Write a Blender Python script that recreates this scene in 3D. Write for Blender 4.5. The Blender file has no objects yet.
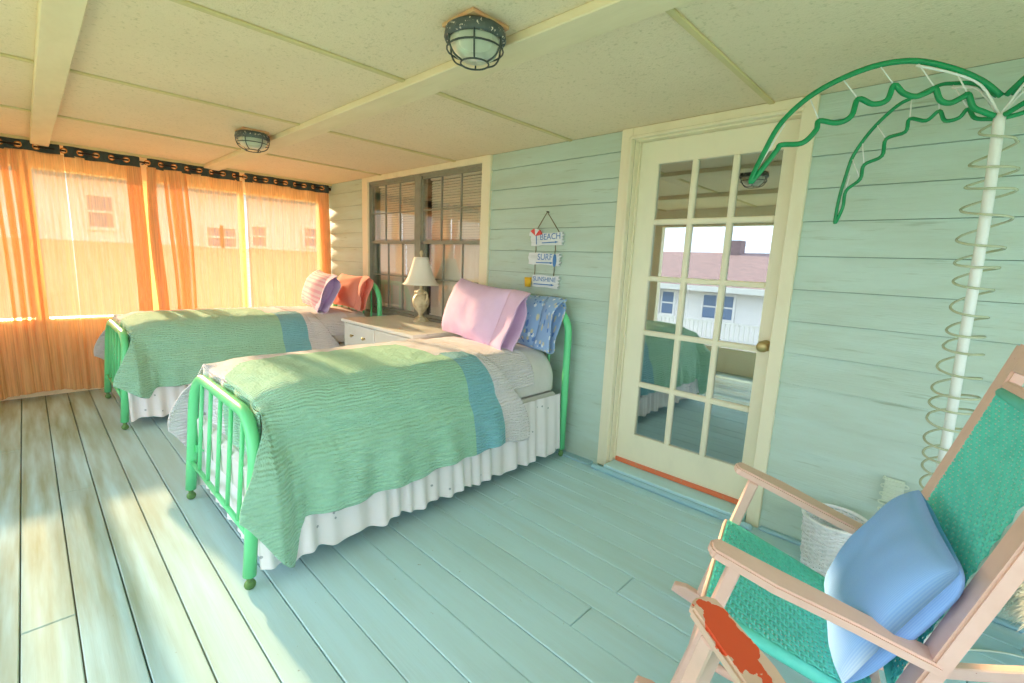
import bpy, bmesh, math, random
from mathutils import Vector, Matrix, noise
random.seed(7)
PI = math.pi
sc = bpy.context.scene
COL = sc.collection

# ------------------------------------------------------------------ camera
cam = bpy.data.cameras.new('camera')
cam.sensor_width = 36.0
cam.lens = 465.6156 / 1024 * 36.0
cam.clip_start = 0.02
cam.clip_end = 300
co = bpy.data.objects.new('camera', cam)
COL.objects.link(co)
Wr = ((0.7163, 0.6964, 0.0431), (0.1474, -0.0906, -0.9849), (-0.6821, 0.7119, -0.1676))  # right, down, forward
r_ = Vector(Wr[0]).normalized(); f_ = Vector(Wr[2]).normalized()
d_ = f_.cross(r_).normalized(); r_ = d_.cross(f_).normalized()
M = Matrix((r_, -d_, -f_)).transposed().to_4x4()
M.translation = (0, -2.62, 1.34)
co.matrix_world = M
sc.camera = co

# ------------------------------------------------------------------ light
def lin(c):
    o = []
    for q in c[:3]:
        q = q / 255.0
        o.append(q / 12.92 if q <= 0.04045 else ((q + 0.055) / 1.055) ** 2.4)
    return (o[0], o[1], o[2], 1.0)

w = bpy.data.worlds.new('sky'); sc.world = w
w.use_nodes = True
bg = w.node_tree.nodes['Background']
bg.inputs[0].default_value = (0.76, 0.88, 1.0, 1)
bg.inputs[1].default_value = 3.7
sl = bpy.data.lights.new('sun', 'SUN')
sl.energy = 29.0
sl.color = (1.0, 0.80, 0.52)
sl.angle = math.radians(1.2)
so = bpy.data.objects.new('sun', sl); COL.objects.link(so)
so.rotation_euler = Vector((-1.0, -0.03, 0.262)).to_track_quat('Z', 'Y').to_euler()
so.location = (-20, 0, 8)

sc.view_settings.view_transform = 'Standard'
sc.view_settings.look = 'None'
sc.view_settings.gamma = 1.0
sc.view_settings.use_curve_mapping = False
sc.view_settings.exposure = 0.0
sc.cycles.use_denoising = True
sc.cycles.max_bounces = 14
sc.cycles.diffuse_bounces = 7
sc.cycles.transparent_max_bounces = 24

# ------------------------------------------------------------------ materials
MATS = {}
def mat(name, col, rough=0.6, col2=None, scale=(4, 4, 4), thr=(0.45, 0.7), amt=1.0, bump=0.0, bscale=(40, 40, 40),
        bdist=0.003, metal=0.0, spec=0.4, trans=0.0, coords='world', col3=None, scale3=(9, 9, 9), thr3=(0.6, 0.66), detail=5, sheen=0.0):
    if name in MATS:
        return MATS[name]
    m = bpy.data.materials.new(name); MATS[name] = m
    m.use_nodes = True
    nt = m.node_tree; N = nt.nodes; L = nt.links
    b = N['Principled BSDF']
    b.inputs['Base Color'].default_value = lin(col)
    b.inputs['Roughness'].default_value = rough
    b.inputs['Metallic'].default_value = metal
    b.inputs['Specular IOR Level'].default_value = spec
    if sheen:
        b.inputs['Sheen Weight'].default_value = sheen
    if coords == 'world':
        src = N.new('ShaderNodeNewGeometry').outputs['Position']
    else:
        src = N.new('ShaderNodeTexCoord').outputs['Object' if coords == 'object' else 'UV']
    def nz(sca, det=detail):
        mp = N.new('ShaderNodeMapping'); mp.inputs['Scale'].default_value = sca
        L.new(src, mp.inputs['Vector'])
        n = N.new('ShaderNodeTexNoise'); n.inputs['Scale'].default_value = 1.0; n.inputs['Detail'].default_value = det
        n.inputs['Roughness'].default_value = 0.6
        L.new(mp.outputs[0], n.inputs['Vector'])
        return n.outputs['Fac']
    cur = None
    def layer(cur, c, sca, th, am):
        mr = N.new('ShaderNodeMapRange'); mr.inputs['From Min'].default_value = th[0]; mr.inputs['From Max'].default_value = th[1]
        mr.inputs['To Max'].default_value = am
        L.new(nz(sca), mr.inputs['Value'])
        mx = N.new('ShaderNodeMix'); mx.data_type = 'RGBA'
        L.new(mr.outputs[0], mx.inputs[0])
        if cur is None:
            mx.inputs[6].default_value = lin(col)
        else:
            L.new(cur, mx.inputs[6])
        mx.inputs[7].default_value = lin(c)
        return mx.outputs[2]
    if col2 is not None:
        cur = layer(cur, col2, scale, thr, amt)
    if col3 is not None:
        cur = layer(cur, col3, scale3, thr3, 1.0)
    if cur is not None:
        L.new(cur, b.inputs['Base Color'])
    if bump:
        bp = N.new('ShaderNodeBump'); bp.inputs['Strength'].default_value = bump; bp.inputs['Distance'].default_value = bdist
        L.new(nz(bscale, 3), bp.inputs['Height'])
        L.new(bp.outputs[0], b.inputs['Normal'])
    return m

def nodes_of(m):
    return m.node_tree.nodes, m.node_tree.links, m.node_tree.nodes['Principled BSDF']

# painted floor, wood grain along x
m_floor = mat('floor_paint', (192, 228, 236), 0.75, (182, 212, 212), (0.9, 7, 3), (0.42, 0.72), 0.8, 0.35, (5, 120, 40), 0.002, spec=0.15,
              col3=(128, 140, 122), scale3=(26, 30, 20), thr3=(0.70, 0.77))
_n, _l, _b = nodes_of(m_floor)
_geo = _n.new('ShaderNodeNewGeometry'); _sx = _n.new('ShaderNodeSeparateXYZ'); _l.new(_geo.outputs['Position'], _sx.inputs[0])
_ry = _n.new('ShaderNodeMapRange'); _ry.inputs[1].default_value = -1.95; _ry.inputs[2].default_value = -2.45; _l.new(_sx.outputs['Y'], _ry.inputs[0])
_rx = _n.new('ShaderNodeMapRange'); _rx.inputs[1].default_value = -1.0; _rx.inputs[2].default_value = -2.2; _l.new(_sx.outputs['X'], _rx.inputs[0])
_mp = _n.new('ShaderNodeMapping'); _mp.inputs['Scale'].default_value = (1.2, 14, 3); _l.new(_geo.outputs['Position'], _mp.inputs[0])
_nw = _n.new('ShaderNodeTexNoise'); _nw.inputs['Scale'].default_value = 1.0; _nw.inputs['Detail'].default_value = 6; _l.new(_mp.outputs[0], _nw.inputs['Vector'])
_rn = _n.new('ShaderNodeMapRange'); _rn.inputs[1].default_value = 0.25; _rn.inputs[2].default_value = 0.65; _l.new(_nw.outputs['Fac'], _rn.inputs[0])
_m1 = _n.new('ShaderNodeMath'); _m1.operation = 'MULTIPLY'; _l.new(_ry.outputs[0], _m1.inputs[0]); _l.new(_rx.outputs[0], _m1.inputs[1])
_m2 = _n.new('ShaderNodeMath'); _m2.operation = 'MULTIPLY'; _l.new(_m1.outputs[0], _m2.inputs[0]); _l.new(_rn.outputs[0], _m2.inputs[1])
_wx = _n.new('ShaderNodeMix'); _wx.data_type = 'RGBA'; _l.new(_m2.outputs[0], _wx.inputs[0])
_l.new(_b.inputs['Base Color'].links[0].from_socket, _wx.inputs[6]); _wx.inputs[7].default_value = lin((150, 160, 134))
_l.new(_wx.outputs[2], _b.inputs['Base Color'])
m_siding = mat('siding_paint', (192, 213, 203), 0.6, (180, 194, 176), (1.6, 5, 9), (0.42, 0.75), 0.75, 0.7, (9, 60, 160), 0.003,
               col3=(156, 174, 152), scale3=(3.5, 30, 46), thr3=(0.62, 0.78))
m_back = mat('dark_gap', (70, 82, 70), 0.9)
m_wallback = mat('siding_gap_backing', (120, 142, 126), 0.9)  # backing colour seen in the slots between siding boards
m_sub = mat('floor_gap', (92, 112, 106), 0.9)
m_ceil = mat('ceiling_paint', (236, 220, 190), 0.85, (224, 206, 174), (1.5, 1.5, 2), (0.4, 0.75), 0.6, 0.9, (110, 110, 110), 0.004,
             col3=(206, 192, 154), scale3=(60, 60, 60), thr3=(0.56, 0.74))
m_beam = mat('beam_paint', (234, 220, 186), 0.8, (218, 202, 164), (3, 9, 9), (0.42, 0.75), 0.6, 0.3, (8, 60, 60), 0.002)
m_batten = mat('batten_paint', (214, 200, 150), 0.7, (190, 176, 126), (4, 4, 4), (0.45, 0.75), 0.7, 0.2, (20, 20, 90), 0.002)
m_trim = mat('trim_paint', (236, 228, 200), 0.5, (214, 202, 168), (7, 7, 3), (0.5, 0.8), 0.6, 0.2, (40, 40, 8), 0.002)
m_door = mat('door_paint', (238, 232, 206), 0.45, (216, 214, 190), (4, 4, 2), (0.5, 0.8), 0.5, 0.1, (30, 30, 8), 0.001)
m_strip = mat('floor_strip_paint', (160, 200, 212), 0.45, (140, 176, 178), (3, 30, 30), (0.5, 0.8), 0.6)
m_orange = mat('worn_red_paint', (226, 122, 82), 0.6, (196, 150, 120), (30, 30, 30), (0.55, 0.7), 0.8)
m_brass = mat('aged_brass', (190, 170, 120), 0.35, metal=0.7)
m_winframe = mat('bronze_window_frame', (146, 146, 132), 0.5, (124, 124, 112), (20, 20, 20), (0.4, 0.7), 0.5)
m_blind = mat('blind_slat', (232, 228, 214), 0.6)
m_green = mat('bed_green_enamel', (112, 222, 154), 0.3, (100, 212, 142), (6, 6, 6), (0.4, 0.75), 0.5, spec=0.5)
m_caster = mat('caster_metal', (110, 150, 90), 0.4, metal=0.3)
m_mattress = mat('mattress_cloth', (222, 220, 218), 0.9, (205, 203, 200), (9, 9, 9), (0.45, 0.7), 0.5, 0.3, (60, 60, 60), 0.003)
m_white = mat('white_enamel', (236, 236, 232), 0.3, (222, 220, 212), (5, 5, 5), (0.45, 0.75), 0.6, spec=0.5)
m_iron = mat('chipped_iron', (74, 84, 84), 0.5, (100, 108, 104), (30, 30, 30), (0.4, 0.7), 0.6, col3=(224, 214, 200), scale3=(60, 60, 60), thr3=(0.6, 0.64))
m_wire = mat('cage_wire', (72, 82, 80), 0.4, metal=0.4)
m_plate = mat('old_mount_board', (206, 178, 130), 0.7, (214, 150, 112), (20, 20, 20), (0.4, 0.6), 0.8)
m_rodm = mat('rod_black_metal', (52, 44, 44), 0.35, metal=0.6)
m_band = mat('dark_header_cloth', (62, 74, 72), 0.8, (50, 58, 58), (30, 30, 30), (0.4, 0.6), 0.6)
m_gromm = mat('lit_orange_grommet', (245, 165, 95), 0.25, metal=0.4)  # orange ring colour stands in for light coming through the holes
m_wood = mat('pink_worn_paint', (240, 200, 186), 0.5, (226, 184, 168), (9, 9, 9), (0.42, 0.75), 0.8, 0.2, (60, 60, 60), 0.001,
             coords='object', col3=(186, 84, 66), scale3=(34, 34, 34), thr3=(0.715, 0.74))
m_weave = mat('green_woven_cord', (106, 222, 206), 0.45, (88, 206, 190), (25, 25, 25), (0.4, 0.7), 0.6, coords='object')
m_rope_white = mat('white_tube', (236, 240, 238), 0.3)
m_coil = mat('clear_rope_light', (190, 196, 168), 0.25, (168, 172, 140), (30, 30, 30), (0.4, 0.7), 0.6)
m_gtube = mat('green_rope_light', (24, 150, 92), 0.25, (20, 120, 74), (20, 20, 20), (0.4, 0.7), 0.5)
m_basket = mat('white_wicker', (236, 238, 240), 0.5, (214, 216, 218), (40, 40, 40), (0.45, 0.7), 0.6)
m_lamp = mat('antique_ivory', (216, 204, 172), 0.5, (176, 160, 124), (26, 26, 26), (0.45, 0.65), 0.7, 0.4, (70, 70, 70), 0.003)
m_signb = mat('sign_whitewash', (228, 232, 236), 0.7, (204, 210, 214), (10, 10, 60), (0.45, 0.7), 0.7)
m_blueink = mat('sign_blue_ink', (84, 134, 196), 0.7)
m_red = mat('sign_red', (230, 84, 80), 0.6)
m_yellow = mat('sign_yellow', (236, 184, 50), 0.6)
m_twine = mat('twine', (128, 116, 92), 0.9)
m_tree = mat('tree_leaf', (96, 148, 84), 0.7, (120, 170, 100), (2, 2, 2), (0.4, 0.6), 0.8)
m_bark = mat('bark', (96, 84, 70), 0.9)
m_ground = mat('grass_ground', (140, 160, 120), 0.9, (170, 170, 140), (0.3, 0.3, 0.3), (0.4, 0.6), 0.8)
m_hwall = mat('house_wall_paint', (226, 226, 224), 0.8, (214, 216, 216), (2, 2, 12), (0.4, 0.6), 0.6)
m_roof = mat('shingle_roof', (150, 128, 128), 0.9, (128, 112, 116), (4, 4, 30), (0.4, 0.6), 0.8)
m_tan = mat('tan_shingles', (214, 186, 152), 0.9, (196, 166, 132), (3, 3, 26), (0.4, 0.6), 0.7)
m_hglass = mat('far_window_glass', (110, 130, 160), 0.15)
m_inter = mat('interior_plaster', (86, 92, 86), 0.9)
m_shag = mat('shag_white', (226, 232, 228), 0.95, (204, 212, 206), (60, 60, 60), (0.4, 0.6), 0.6)
m_outlet = mat('outlet_plastic', (214, 226, 208), 0.4)

# frosted lamp glass
m_frost = mat('frosted_glass', (206, 216, 196), 0.25)
_n, _l, _b = nodes_of(m_frost); _b.inputs['Transmission Weight'].default_value = 0.25; _b.inputs['Roughness'].default_value = 0.3

def glass(name, refl, tint, rough=0.0):
    m = bpy.data.materials.new(name); m.use_nodes = True
    nt = m.node_tree; N = nt.nodes; L = nt.links
    N.remove(N['Principled BSDF'])
    t = N.new('ShaderNodeBsdfTransparent'); t.inputs[0].default_value = tint
    g = N.new('ShaderNodeBsdfGlossy'); g.inputs['Roughness'].default_value = rough
    g.inputs[0].default_value = (0.95, 0.97, 1.0, 1)
    lw = N.new('ShaderNodeLayerWeight')
    pw_ = N.new('ShaderNodeMath'); pw_.operation = 'POWER'; pw_.inputs[1].default_value = 5.0
    L.new(lw.outputs['Facing'], pw_.inputs[0])
    ad = N.new('ShaderNodeMath'); ad.operation = 'MULTIPLY_ADD'; ad.inputs[1].default_value = 0.9 - refl; ad.inputs[2].default_value = refl; ad.use_clamp = True
    L.new(pw_.outputs[0], ad.inputs[0])
    mx = N.new('ShaderNodeMixShader')
    L.new(ad.outputs[0], mx.inputs[0]); L.new(t.outputs[0], mx.inputs[1]); L.new(g.outputs[0], mx.inputs[2])
    L.new(mx.outputs[0], N['Material Output'].inputs[0])
    return m
m_pane = glass('door_pane_glass', 0.42, (0.62, 0.68, 0.66, 1))
m_wpane = glass('window_pane_glass', 0.08, (1.0, 1.0, 0.99, 1))

def sheer(name, col, trans_col, see):
    m = bpy.data.materials.new(name); m.use_nodes = True
    nt = m.node_tree; N = nt.nodes; L = nt.links
    N.remove(N['Principled BSDF'])
    t = N.new('ShaderNodeBsdfTransparent'); t.inputs[0].default_value = trans_col
    d = N.new('ShaderNodeBsdfDiffuse'); d.inputs[0].default_value = lin(col)
    tr = N.new('ShaderNodeBsdfTranslucent'); tr.inputs[0].default_value = lin(col)
    m1 = N.new('ShaderNodeMixShader'); m1.inputs[0].default_value = 0.06
    L.new(d.outputs[0], m1.inputs[1]); L.new(tr.outputs[0], m1.inputs[2])
    # slubby open weave: vertical threads with thick and thin
    ge = N.new('ShaderNodeNewGeometry')
    mp = N.new('ShaderNodeMapping'); mp.inputs['Scale'].default_value = (60, 110, 3.0)
    L.new(ge.outputs['Position'], mp.inputs[0])
    nz = N.new('ShaderNodeTexNoise'); nz.inputs['Scale'].default_value = 1.0; nz.inputs['Detail'].default_value = 3
    L.new(mp.outputs[0], nz.inputs['Vector'])
    mr = N.new('ShaderNodeMapRange'); mr.inputs[1].default_value = 0.3; mr.inputs[2].default_value = 0.7
    mr.inputs[3].default_value = 1 - see - 0.14; mr.inputs[4].default_value = 1 - see + 0.14
    L.new(nz.outputs['Fac'], mr.inputs[0])
    m2 = N.new('ShaderNodeMixShader')
    L.new(mr.outputs[0], m2.inputs[0]); L.new(t.outputs[0], m2.inputs[1]); L.new(m1.outputs[0], m2.inputs[2])
    L.new(m2.outputs[0], N['Material Output'].inputs[0])
    return m
m_sheer = sheer('orange_sheer_cloth', (242, 190, 136), (1.0, 0.86, 0.72, 1), 0.31)

def quiltmat(name, col, col2):
    m = mat(name, col, 0.9, col2, (5, 5, 5), (0.4, 0.7), 0.6, coords='uv', sheen=0.2)
    N, L, b = nodes_of(m)
    tc = N.new('ShaderNodeTexCoord')
    nz = N.new('ShaderNodeTexNoise'); nz.inputs['Scale'].default_value = 9; nz.inputs['Detail'].default_value = 3
    L.new(tc.outputs['UV'], nz.inputs['Vector'])
    ms = N.new('ShaderNodeVectorMath'); ms.operation = 'SCALE'; ms.inputs[3].default_value = 0.03
    L.new(nz.outputs['Color'], ms.inputs[0])
    av = N.new('ShaderNodeVectorMath'); av.operation = 'ADD'
    L.new(tc.outputs['UV'], av.inputs[0]); L.new(ms.outputs[0], av.inputs[1])
    wv = N.new('ShaderNodeTexWave'); wv.wave_type = 'BANDS'; wv.bands_direction = 'Y'
    wv.inputs['Scale'].default_value = 19; wv.inputs['Distortion'].default_value = 2.2; wv.inputs['Detail'].default_value = 2; wv.inputs['Detail Scale'].default_value = 3
    L.new(av.outputs[0], wv.inputs['Vector'])
    mp = N.new('ShaderNodeMapping'); mp.inputs['Scale'].default_value = (70, 30, 1)
    L.new(av.outputs[0], mp.inputs[0])
    n2 = N.new('ShaderNodeTexNoise'); n2.inputs['Scale'].default_value = 1.0; n2.inputs['Detail'].default_value = 2
    L.new(mp.outputs[0], n2.inputs['Vector'])
    ad = N.new('ShaderNodeMath'); ad.operation = 'ADD'
    L.new(wv.outputs['Fac'], ad.inputs[0]); L.new(n2.outputs['Fac'], ad.inputs[1])
    bp = N.new('ShaderNodeBump'); bp.inputs['Strength'].default_value = 0.75; bp.inputs['Distance'].default_value = 0.007
    L.new(ad.outputs[0], bp.inputs['Height']); L.new(bp.outputs[0], b.inputs['Normal'])
    return m
m_qgreen = quiltmat('quilt_green', (166, 218, 192), (154, 208, 180))
m_qblue = quiltmat('quilt_blue', (134, 196, 210), (122, 184, 200))
m_qwhite = quiltmat('quilt_white', (232, 228, 234), (214, 214, 226))

def dotted(name, base, dots, scale, thr):
    m = mat(name, base, 0.9, coords='uv')
    N, L, b = nodes_of(m)
    tc = N.new('ShaderNodeTexCoord')
    cur = None
    for i, c in enumerate(dots):
        mp = N.new('ShaderNodeMapping'); mp.inputs['Location'].default_value = (3.3 * i, 1.7 * i, 0)
        L.new(tc.outputs['UV'], mp.inputs[0])
        vo = N.new('ShaderNodeTexVoronoi'); vo.inputs['Scale'].default_value = scale
        L.new(mp.outputs[0], vo.inputs['Vector'])
        mt = N.new('ShaderNodeMath'); mt.operation = 'LESS_THAN'; mt.inputs[1].default_value = thr
        L.new(vo.outputs['Distance'], mt.inputs[0])
        mx = N.new('ShaderNodeMix'); mx.data_type = 'RGBA'
        L.new(mt.outputs[0], mx.inputs[0])
        if cur is None: mx.inputs[6].default_value = lin(base)
        else: L.new(cur, mx.inputs[6])
        mx.inputs[7].default_value = lin(c)
        cur = mx.outputs[2]
    L.new(cur, b.inputs['Base Color'])
    return m
m_ruffle = dotted('ruffle_sprigged_cloth', (238, 234, 238), [(168, 172, 178)], 15, 0.10)
m_pblue = dotted('pillow_blue_floral', (154, 184, 226), [(228, 234, 242), (104, 140, 206), (216, 208, 176)], 22, 0.24)

def striped(name, base, c2, sc_, thr=0.5, direction='Y', dist=0.3):
    m = mat(name, base, 0.9, coords='uv')
    N, L, b = nodes_of(m)
    tc = N.new('ShaderNodeTexCoord')
    wv = N.new('ShaderNodeTexWave'); wv.bands_direction = direction; wv.inputs['Scale'].default_value = sc_; wv.inputs['Distortion'].default_value = dist
    L.new(tc.outputs['UV'], wv.inputs['Vector'])
    mt = N.new('ShaderNodeMapRange'); mt.inputs[1].default_value = thr - 0.1; mt.inputs[2].default_value = thr + 0.1
    L.new(wv.outputs['Fac'], mt.inputs[0])
    mx = N.new('ShaderNodeMix'); mx.data_type = 'RGBA'
    L.new(mt.outputs[0], mx.inputs[0]); mx.inputs[6].default_value = lin(base); mx.inputs[7].default_value = lin(c2)
    L.new(mx.outputs[2], b.inputs['Base Color'])
    return m
m_ppink = striped('pillow_pink_stripe', (246, 218, 224), (240, 184, 200), 11, 0.6, 'Y')
m_pcuff = striped('pillow_lilac_stripe', (226, 206, 232), (186, 160, 206), 16, 0.55, 'X', 1.0)
m_psalmon = mat('pillow_salmon', (246, 166, 146), 0.9, (238, 150, 132), (6, 6, 6), (0.4, 0.7), 0.6)
m_plilac = mat('pillow_lilac', (228, 196, 228), 0.9, (216, 180, 216), (8, 8, 8), (0.4, 0.7), 0.6, 0.4, (30, 30, 30), 0.004)
m_pthrow = striped('throw_pillow_pinstripe', (152, 196, 255), (140, 186, 252), 115, 0.5, 'X', 0.0)
# lamp shade: cloth lets light through
m_shade = mat('lamp_shade_cloth', (238, 234, 222), 0.9)

# ------------------------------------------------------------------ mesh builder
class MB:
    def __init__(self):
        self.v = []; self.f = []; self.mi = []; self.uv = None; self.cur = 0
    def add(self, vs, fs):
        o = len(self.v)
        self.v += [tuple(p) for p in vs]
        for q in fs:
            self.f.append([a + o for a in q]); self.mi.append(self.cur)
        return self
    def box(self, x0, x1, y0, y1, z0, z1):
        vs = [(x0, y0, z0), (x1, y0, z0), (x1, y1, z0), (x0, y1, z0), (x0, y0, z1), (x1, y0, z1), (x1, y1, z1), (x0, y1, z1)]
        return self.add(vs, [(0, 3, 2, 1), (4, 5, 6, 7), (0, 1, 5, 4), (1, 2, 6, 5), (2, 3, 7, 6), (3, 0, 4, 7)])
    def bar(self, a, b, w, d, up=(0, 0, 1)):
        a = Vector(a); b = Vector(b); t = (b - a).normalized(); s = t.cross(Vector(up))
        if s.length < 1e-4: s = t.cross(Vector((1, 0, 0)))
        s.normalize(); n = s.cross(t)
        vs = []
        for p in (a, b):
            for i, j in ((-1, -1), (1, -1), (1, 1), (-1, 1)):
                vs.append(p + s * (i * w / 2) + n * (j * d / 2))
        return self.add(vs, [(0, 1, 2, 3), (7, 6, 5, 4), (0, 4, 5, 1), (1, 5, 6, 2), (2, 6, 7, 3), (3, 7, 4, 0)])
    def tube(self, pts, r, n=8, closed=False, cap=True):
        pts = [Vector(p) for p in pts]; k = len(pts)
        rr = r if isinstance(r, (list, tuple)) else [r] * k
        tang = []
        for i in range(k):
            a = pts[i - 1] if (i > 0 or closed) else pts[i]
            b = pts[(i + 1) % k] if (i < k - 1 or closed) else pts[i]
            tang.append((b - a).normalized())
        u = tang[0].orthogonal().normalized()
        vs = []; fs = []
        for i in range(k):
            t = tang[i]
            u = (u - t * u.dot(t)); u.normalize(); v = t.cross(u)
            for j in range(n):
                an = 2 * PI * j / n
                vs.append(pts[i] + (u * math.cos(an) + v * math.sin(an)) * rr[i])
        for i in range(k if closed else k - 1):
            for j in range(n):
                a = i * n + j; b = i * n + (j + 1) % n; c = ((i + 1) % k) * n + (j + 1) % n; d = ((i + 1) % k) * n + j
                fs.append((a, b, c, d))
        if cap and not closed:
            fs.append(tuple(range(n))[::-1]); fs.append(tuple((k - 1) * n + j for j in range(n)))
        return self.add(vs, fs)
    def lathe(self, prof, n=20, c=(0, 0, 0), wob=None, arc=2 * PI):
        vs = []; fs = []
        for i, (r, z) in enumerate(prof):
            for j in range(n):
                a = arc * j / n
                q = r * (wob(a, i) if wob else 1)
                vs.append((c[0] + q * math.cos(a), c[1] + q * math.sin(a), c[2] + z))
        for i in range(len(prof) - 1):
            for j in range(n):
                fs.append((i * n + j, i * n + (j + 1) % n, (i + 1) * n + (j + 1) % n, (i + 1) * n + j))
        return self.add(vs, fs)
    def prism(self, poly, fn, d):
        """poly: list of (a,b); fn(a,b,h) -> point; extruded h = 0..d"""
        k = len(poly)
        vs = [fn(a, b, 0) for a, b in poly] + [fn(a, b, d) for a, b in poly]
        fs = [tuple(range(k))[::-1], tuple(range(k, 2 * k))]
        for i in range(k):
            j = (i + 1) % k
            fs.append((i, j, k + j, k + i))
        return self.add(vs, fs)
    def grid(self, fn, nu, nv, uvfn=None, matfn=None, closeu=False):
        o = len(self.v)
        for i in range(nu + 1):
            for j in range(nv + 1):
                self.v.append(tuple(fn(i / nu, j / nv)))
        for i in range(nu):
            for j in range(nv):
                a = o + i * (nv + 1) + j
                self.f.append([a, a + nv + 1, a + nv + 2, a + 1])
                self.mi.append(matfn((i + .5) / nu, (j + .5) / nv) if matfn else self.cur)
                if uvfn:
                    if self.uv is None: self.uv = {}
                    self.uv[len(self.f) - 1] = [uvfn(p / nu, q / nv) for p, q in ((i, j), (i + 1, j), (i + 1, j + 1), (i, j + 1))]
        return self
    def build(self, name, mats, parent=None, origin=None, smooth=False, bevel=0, seg=1, solid=0, merge=0):
        me = bpy.data.meshes.new(name)
        o = Vector(origin) if origin is not None else Vector((0, 0, 0))
        me.from_pydata([tuple(Vector(p) - o) for p in self.v], [], self.f)
        if not isinstance(mats, (list, tuple)): mats = [mats]
        for m in mats: me.materials.append(m)
        if len(mats) > 1:
            me.polygons.foreach_set('material_index', self.mi)
        if self.uv:
            ul = me.uv_layers.new(name='uv')
            for pi, p in enumerate(me.polygons):
                q = self.uv.get(pi)
                if q:
                    for k, li in enumerate(p.loop_indices): ul.data[li].uv = q[k]
        if bevel or merge:
            bm = bmesh.new(); bm.from_mesh(me)
            if merge: bmesh.ops.remove_doubles(bm, verts=bm.verts, dist=merge)
            if bevel:
                ed = [e for e in bm.edges if len(e.link_faces) == 2 and e.calc_face_angle(0) > 0.5]
                bmesh.ops.bevel(bm, geom=ed, offset=bevel, segments=seg, affect='EDGES', clamp_overlap=True)
            bm.to_mesh(me); bm.free()
        if smooth:
            me.polygons.foreach_set('use_smooth', [True] * len(me.polygons))
        me.update()
        ob = bpy.data.objects.new(name, me); COL.objects.link(ob)
        if parent is not None: ob.parent = parent
        elif origin is not None: ob.location = o
        if solid:
            md = ob.modifiers.new('thickness', 'SOLIDIFY'); md.thickness = solid; md.offset = 0
        return ob

def tag(o, label, cat, group=None, kind=None):
    o['label'] = label; o['category'] = cat
    if group: o['group'] = group
    if kind: o['kind'] = kind
    return o
def struct(o, label=None):
    o['kind'] = 'structure'
    if label: o['label'] = label
    return o
def empty(name, loc=(0, 0, 0), rot=None):
    o = bpy.data.objects.new(name, None); COL.objects.link(o); o.location = loc; o.empty_display_size = 0.1
    if rot is not None: o.rotation_euler = rot
    return o
def box(name, m, b, parent=None, bevel=0, origin=None):
    return MB().box(*b).build(name, m, parent, origin=origin, bevel=bevel)
def smooth(t):
    t = max(0.0, min(1.0, t)); return t * t * (3 - 2 * t)
def lerp(a, b, t): return a + (b - a) * t
def spline(pts, n):
    """Catmull-Rom through pts, n steps per span"""
    P = [Vector(p) for p in pts]; out = []
    for i in range(len(P) - 1):
        p0 = P[i - 1] if i else P[0] * 2 - P[1]; p1 = P[i]; p2 = P[i + 1]; p3 = P[i + 2] if i + 2 < len(P) else P[-1] * 2 - P[-2]
        for k in range(n):
            t = k / n
            out.append(0.5 * ((2 * p1) + (p2 - p0) * t + (2 * p0 - 5 * p1 + 4 * p2 - p3) * t * t + (3 * p1 - p0 - 3 * p2 + p3) * t ** 3))
    out.append(P[-1]); return out

X0, X1 = -5.70, 2.40      # porch ends
YF = -3.66                # open front
ZC = 2.16                 # ceiling

# ------------------------------------------------------------------ floor
floor = struct(box('floor', m_sub, (X0 - .12, X1 + .12, YF - .14, 0.02, -0.16, -0.024)), 'teal painted plank porch floor')
pitch = 0.1437
joints = {-20: [-4.25], -19: [-2.165], -18: [-3.35], -9: [-.883], -6: [-1.69], -7: [-.86], -22: [-3.0], -15: [.4], -12: [-3.7], -4: [.2]}
k = -26
while True:
    ya = -2.751 + pitch * (k + 19); yb = ya + pitch
    if ya > -0.02: break
    if yb > YF:
        xs = [X0] + sorted(joints.get(k, [])) + [X1]
        for a, b in zip(xs[:-1], xs[1:]):
            dz = random.uniform(-.0012, .0012); gp = .0022 if yb < -2.0 else .0013
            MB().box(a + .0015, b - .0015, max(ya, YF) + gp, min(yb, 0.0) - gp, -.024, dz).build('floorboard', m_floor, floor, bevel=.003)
    k += 1

# ------------------------------------------------------------------ house wall with lap siding
OPW = (-4.70, -2.89, .755, 2.11)      # window opening
OPD = (-1.555, -.668, 0.0, 2.10)      # door opening
wb = MB()
for b in ((X0 + .03, OPW[0], 0.0, 2.20), (OPW[0], OPW[1], 0.0, OPW[2]), (OPW[0], OPW[1], OPW[3], 2.20), (OPW[1], OPD[0], 0.0, 2.20),
          (OPD[0], OPD[1], OPD[3], 2.20), (OPD[1], X1 + .1, 0.0, 2.20)):
    wb.box(b[0], b[1], 0.0, 0.14, b[2], b[3])
wall = struct(wb.build('wall_back', m_wallback), 'mint green lap siding house wall')
zl = [0.0, .155, .31, .468, .635, .802, .957, 1.115, 1.27, 1.43, 1.592, 1.742, 1.888, 2.04, ZC]
for (a, b, zmax) in ((X0 + .03, -4.815, 9), (-4.815, -2.795, .74), (-2.795, -1.632, 9), (-.612, X1, 9)):
    for i in range(len(zl) - 1):
        z0, z1 = zl[i], zl[i + 1]
        if z0 > zmax - .02: continue
        z1 = min(z1, zmax)
        t = random.uniform(-.001, .001)
        vs = [(x, y, z) for x in (a, b) for (y, z) in ((0.0, z0), (-.017 + t, z0), (-.017 + t, z0 + .004), (-.006, z1 - .0028), (0, z1 - .0028))]
        MB().add(vs, [(0, 1, 2, 3, 4), (9, 8, 7, 6, 5), (0, 5, 6, 1), (1, 6, 7, 2), (2, 7, 8, 3), (3, 8, 9, 4)]).build('siding_board', m_siding, wall)
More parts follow.
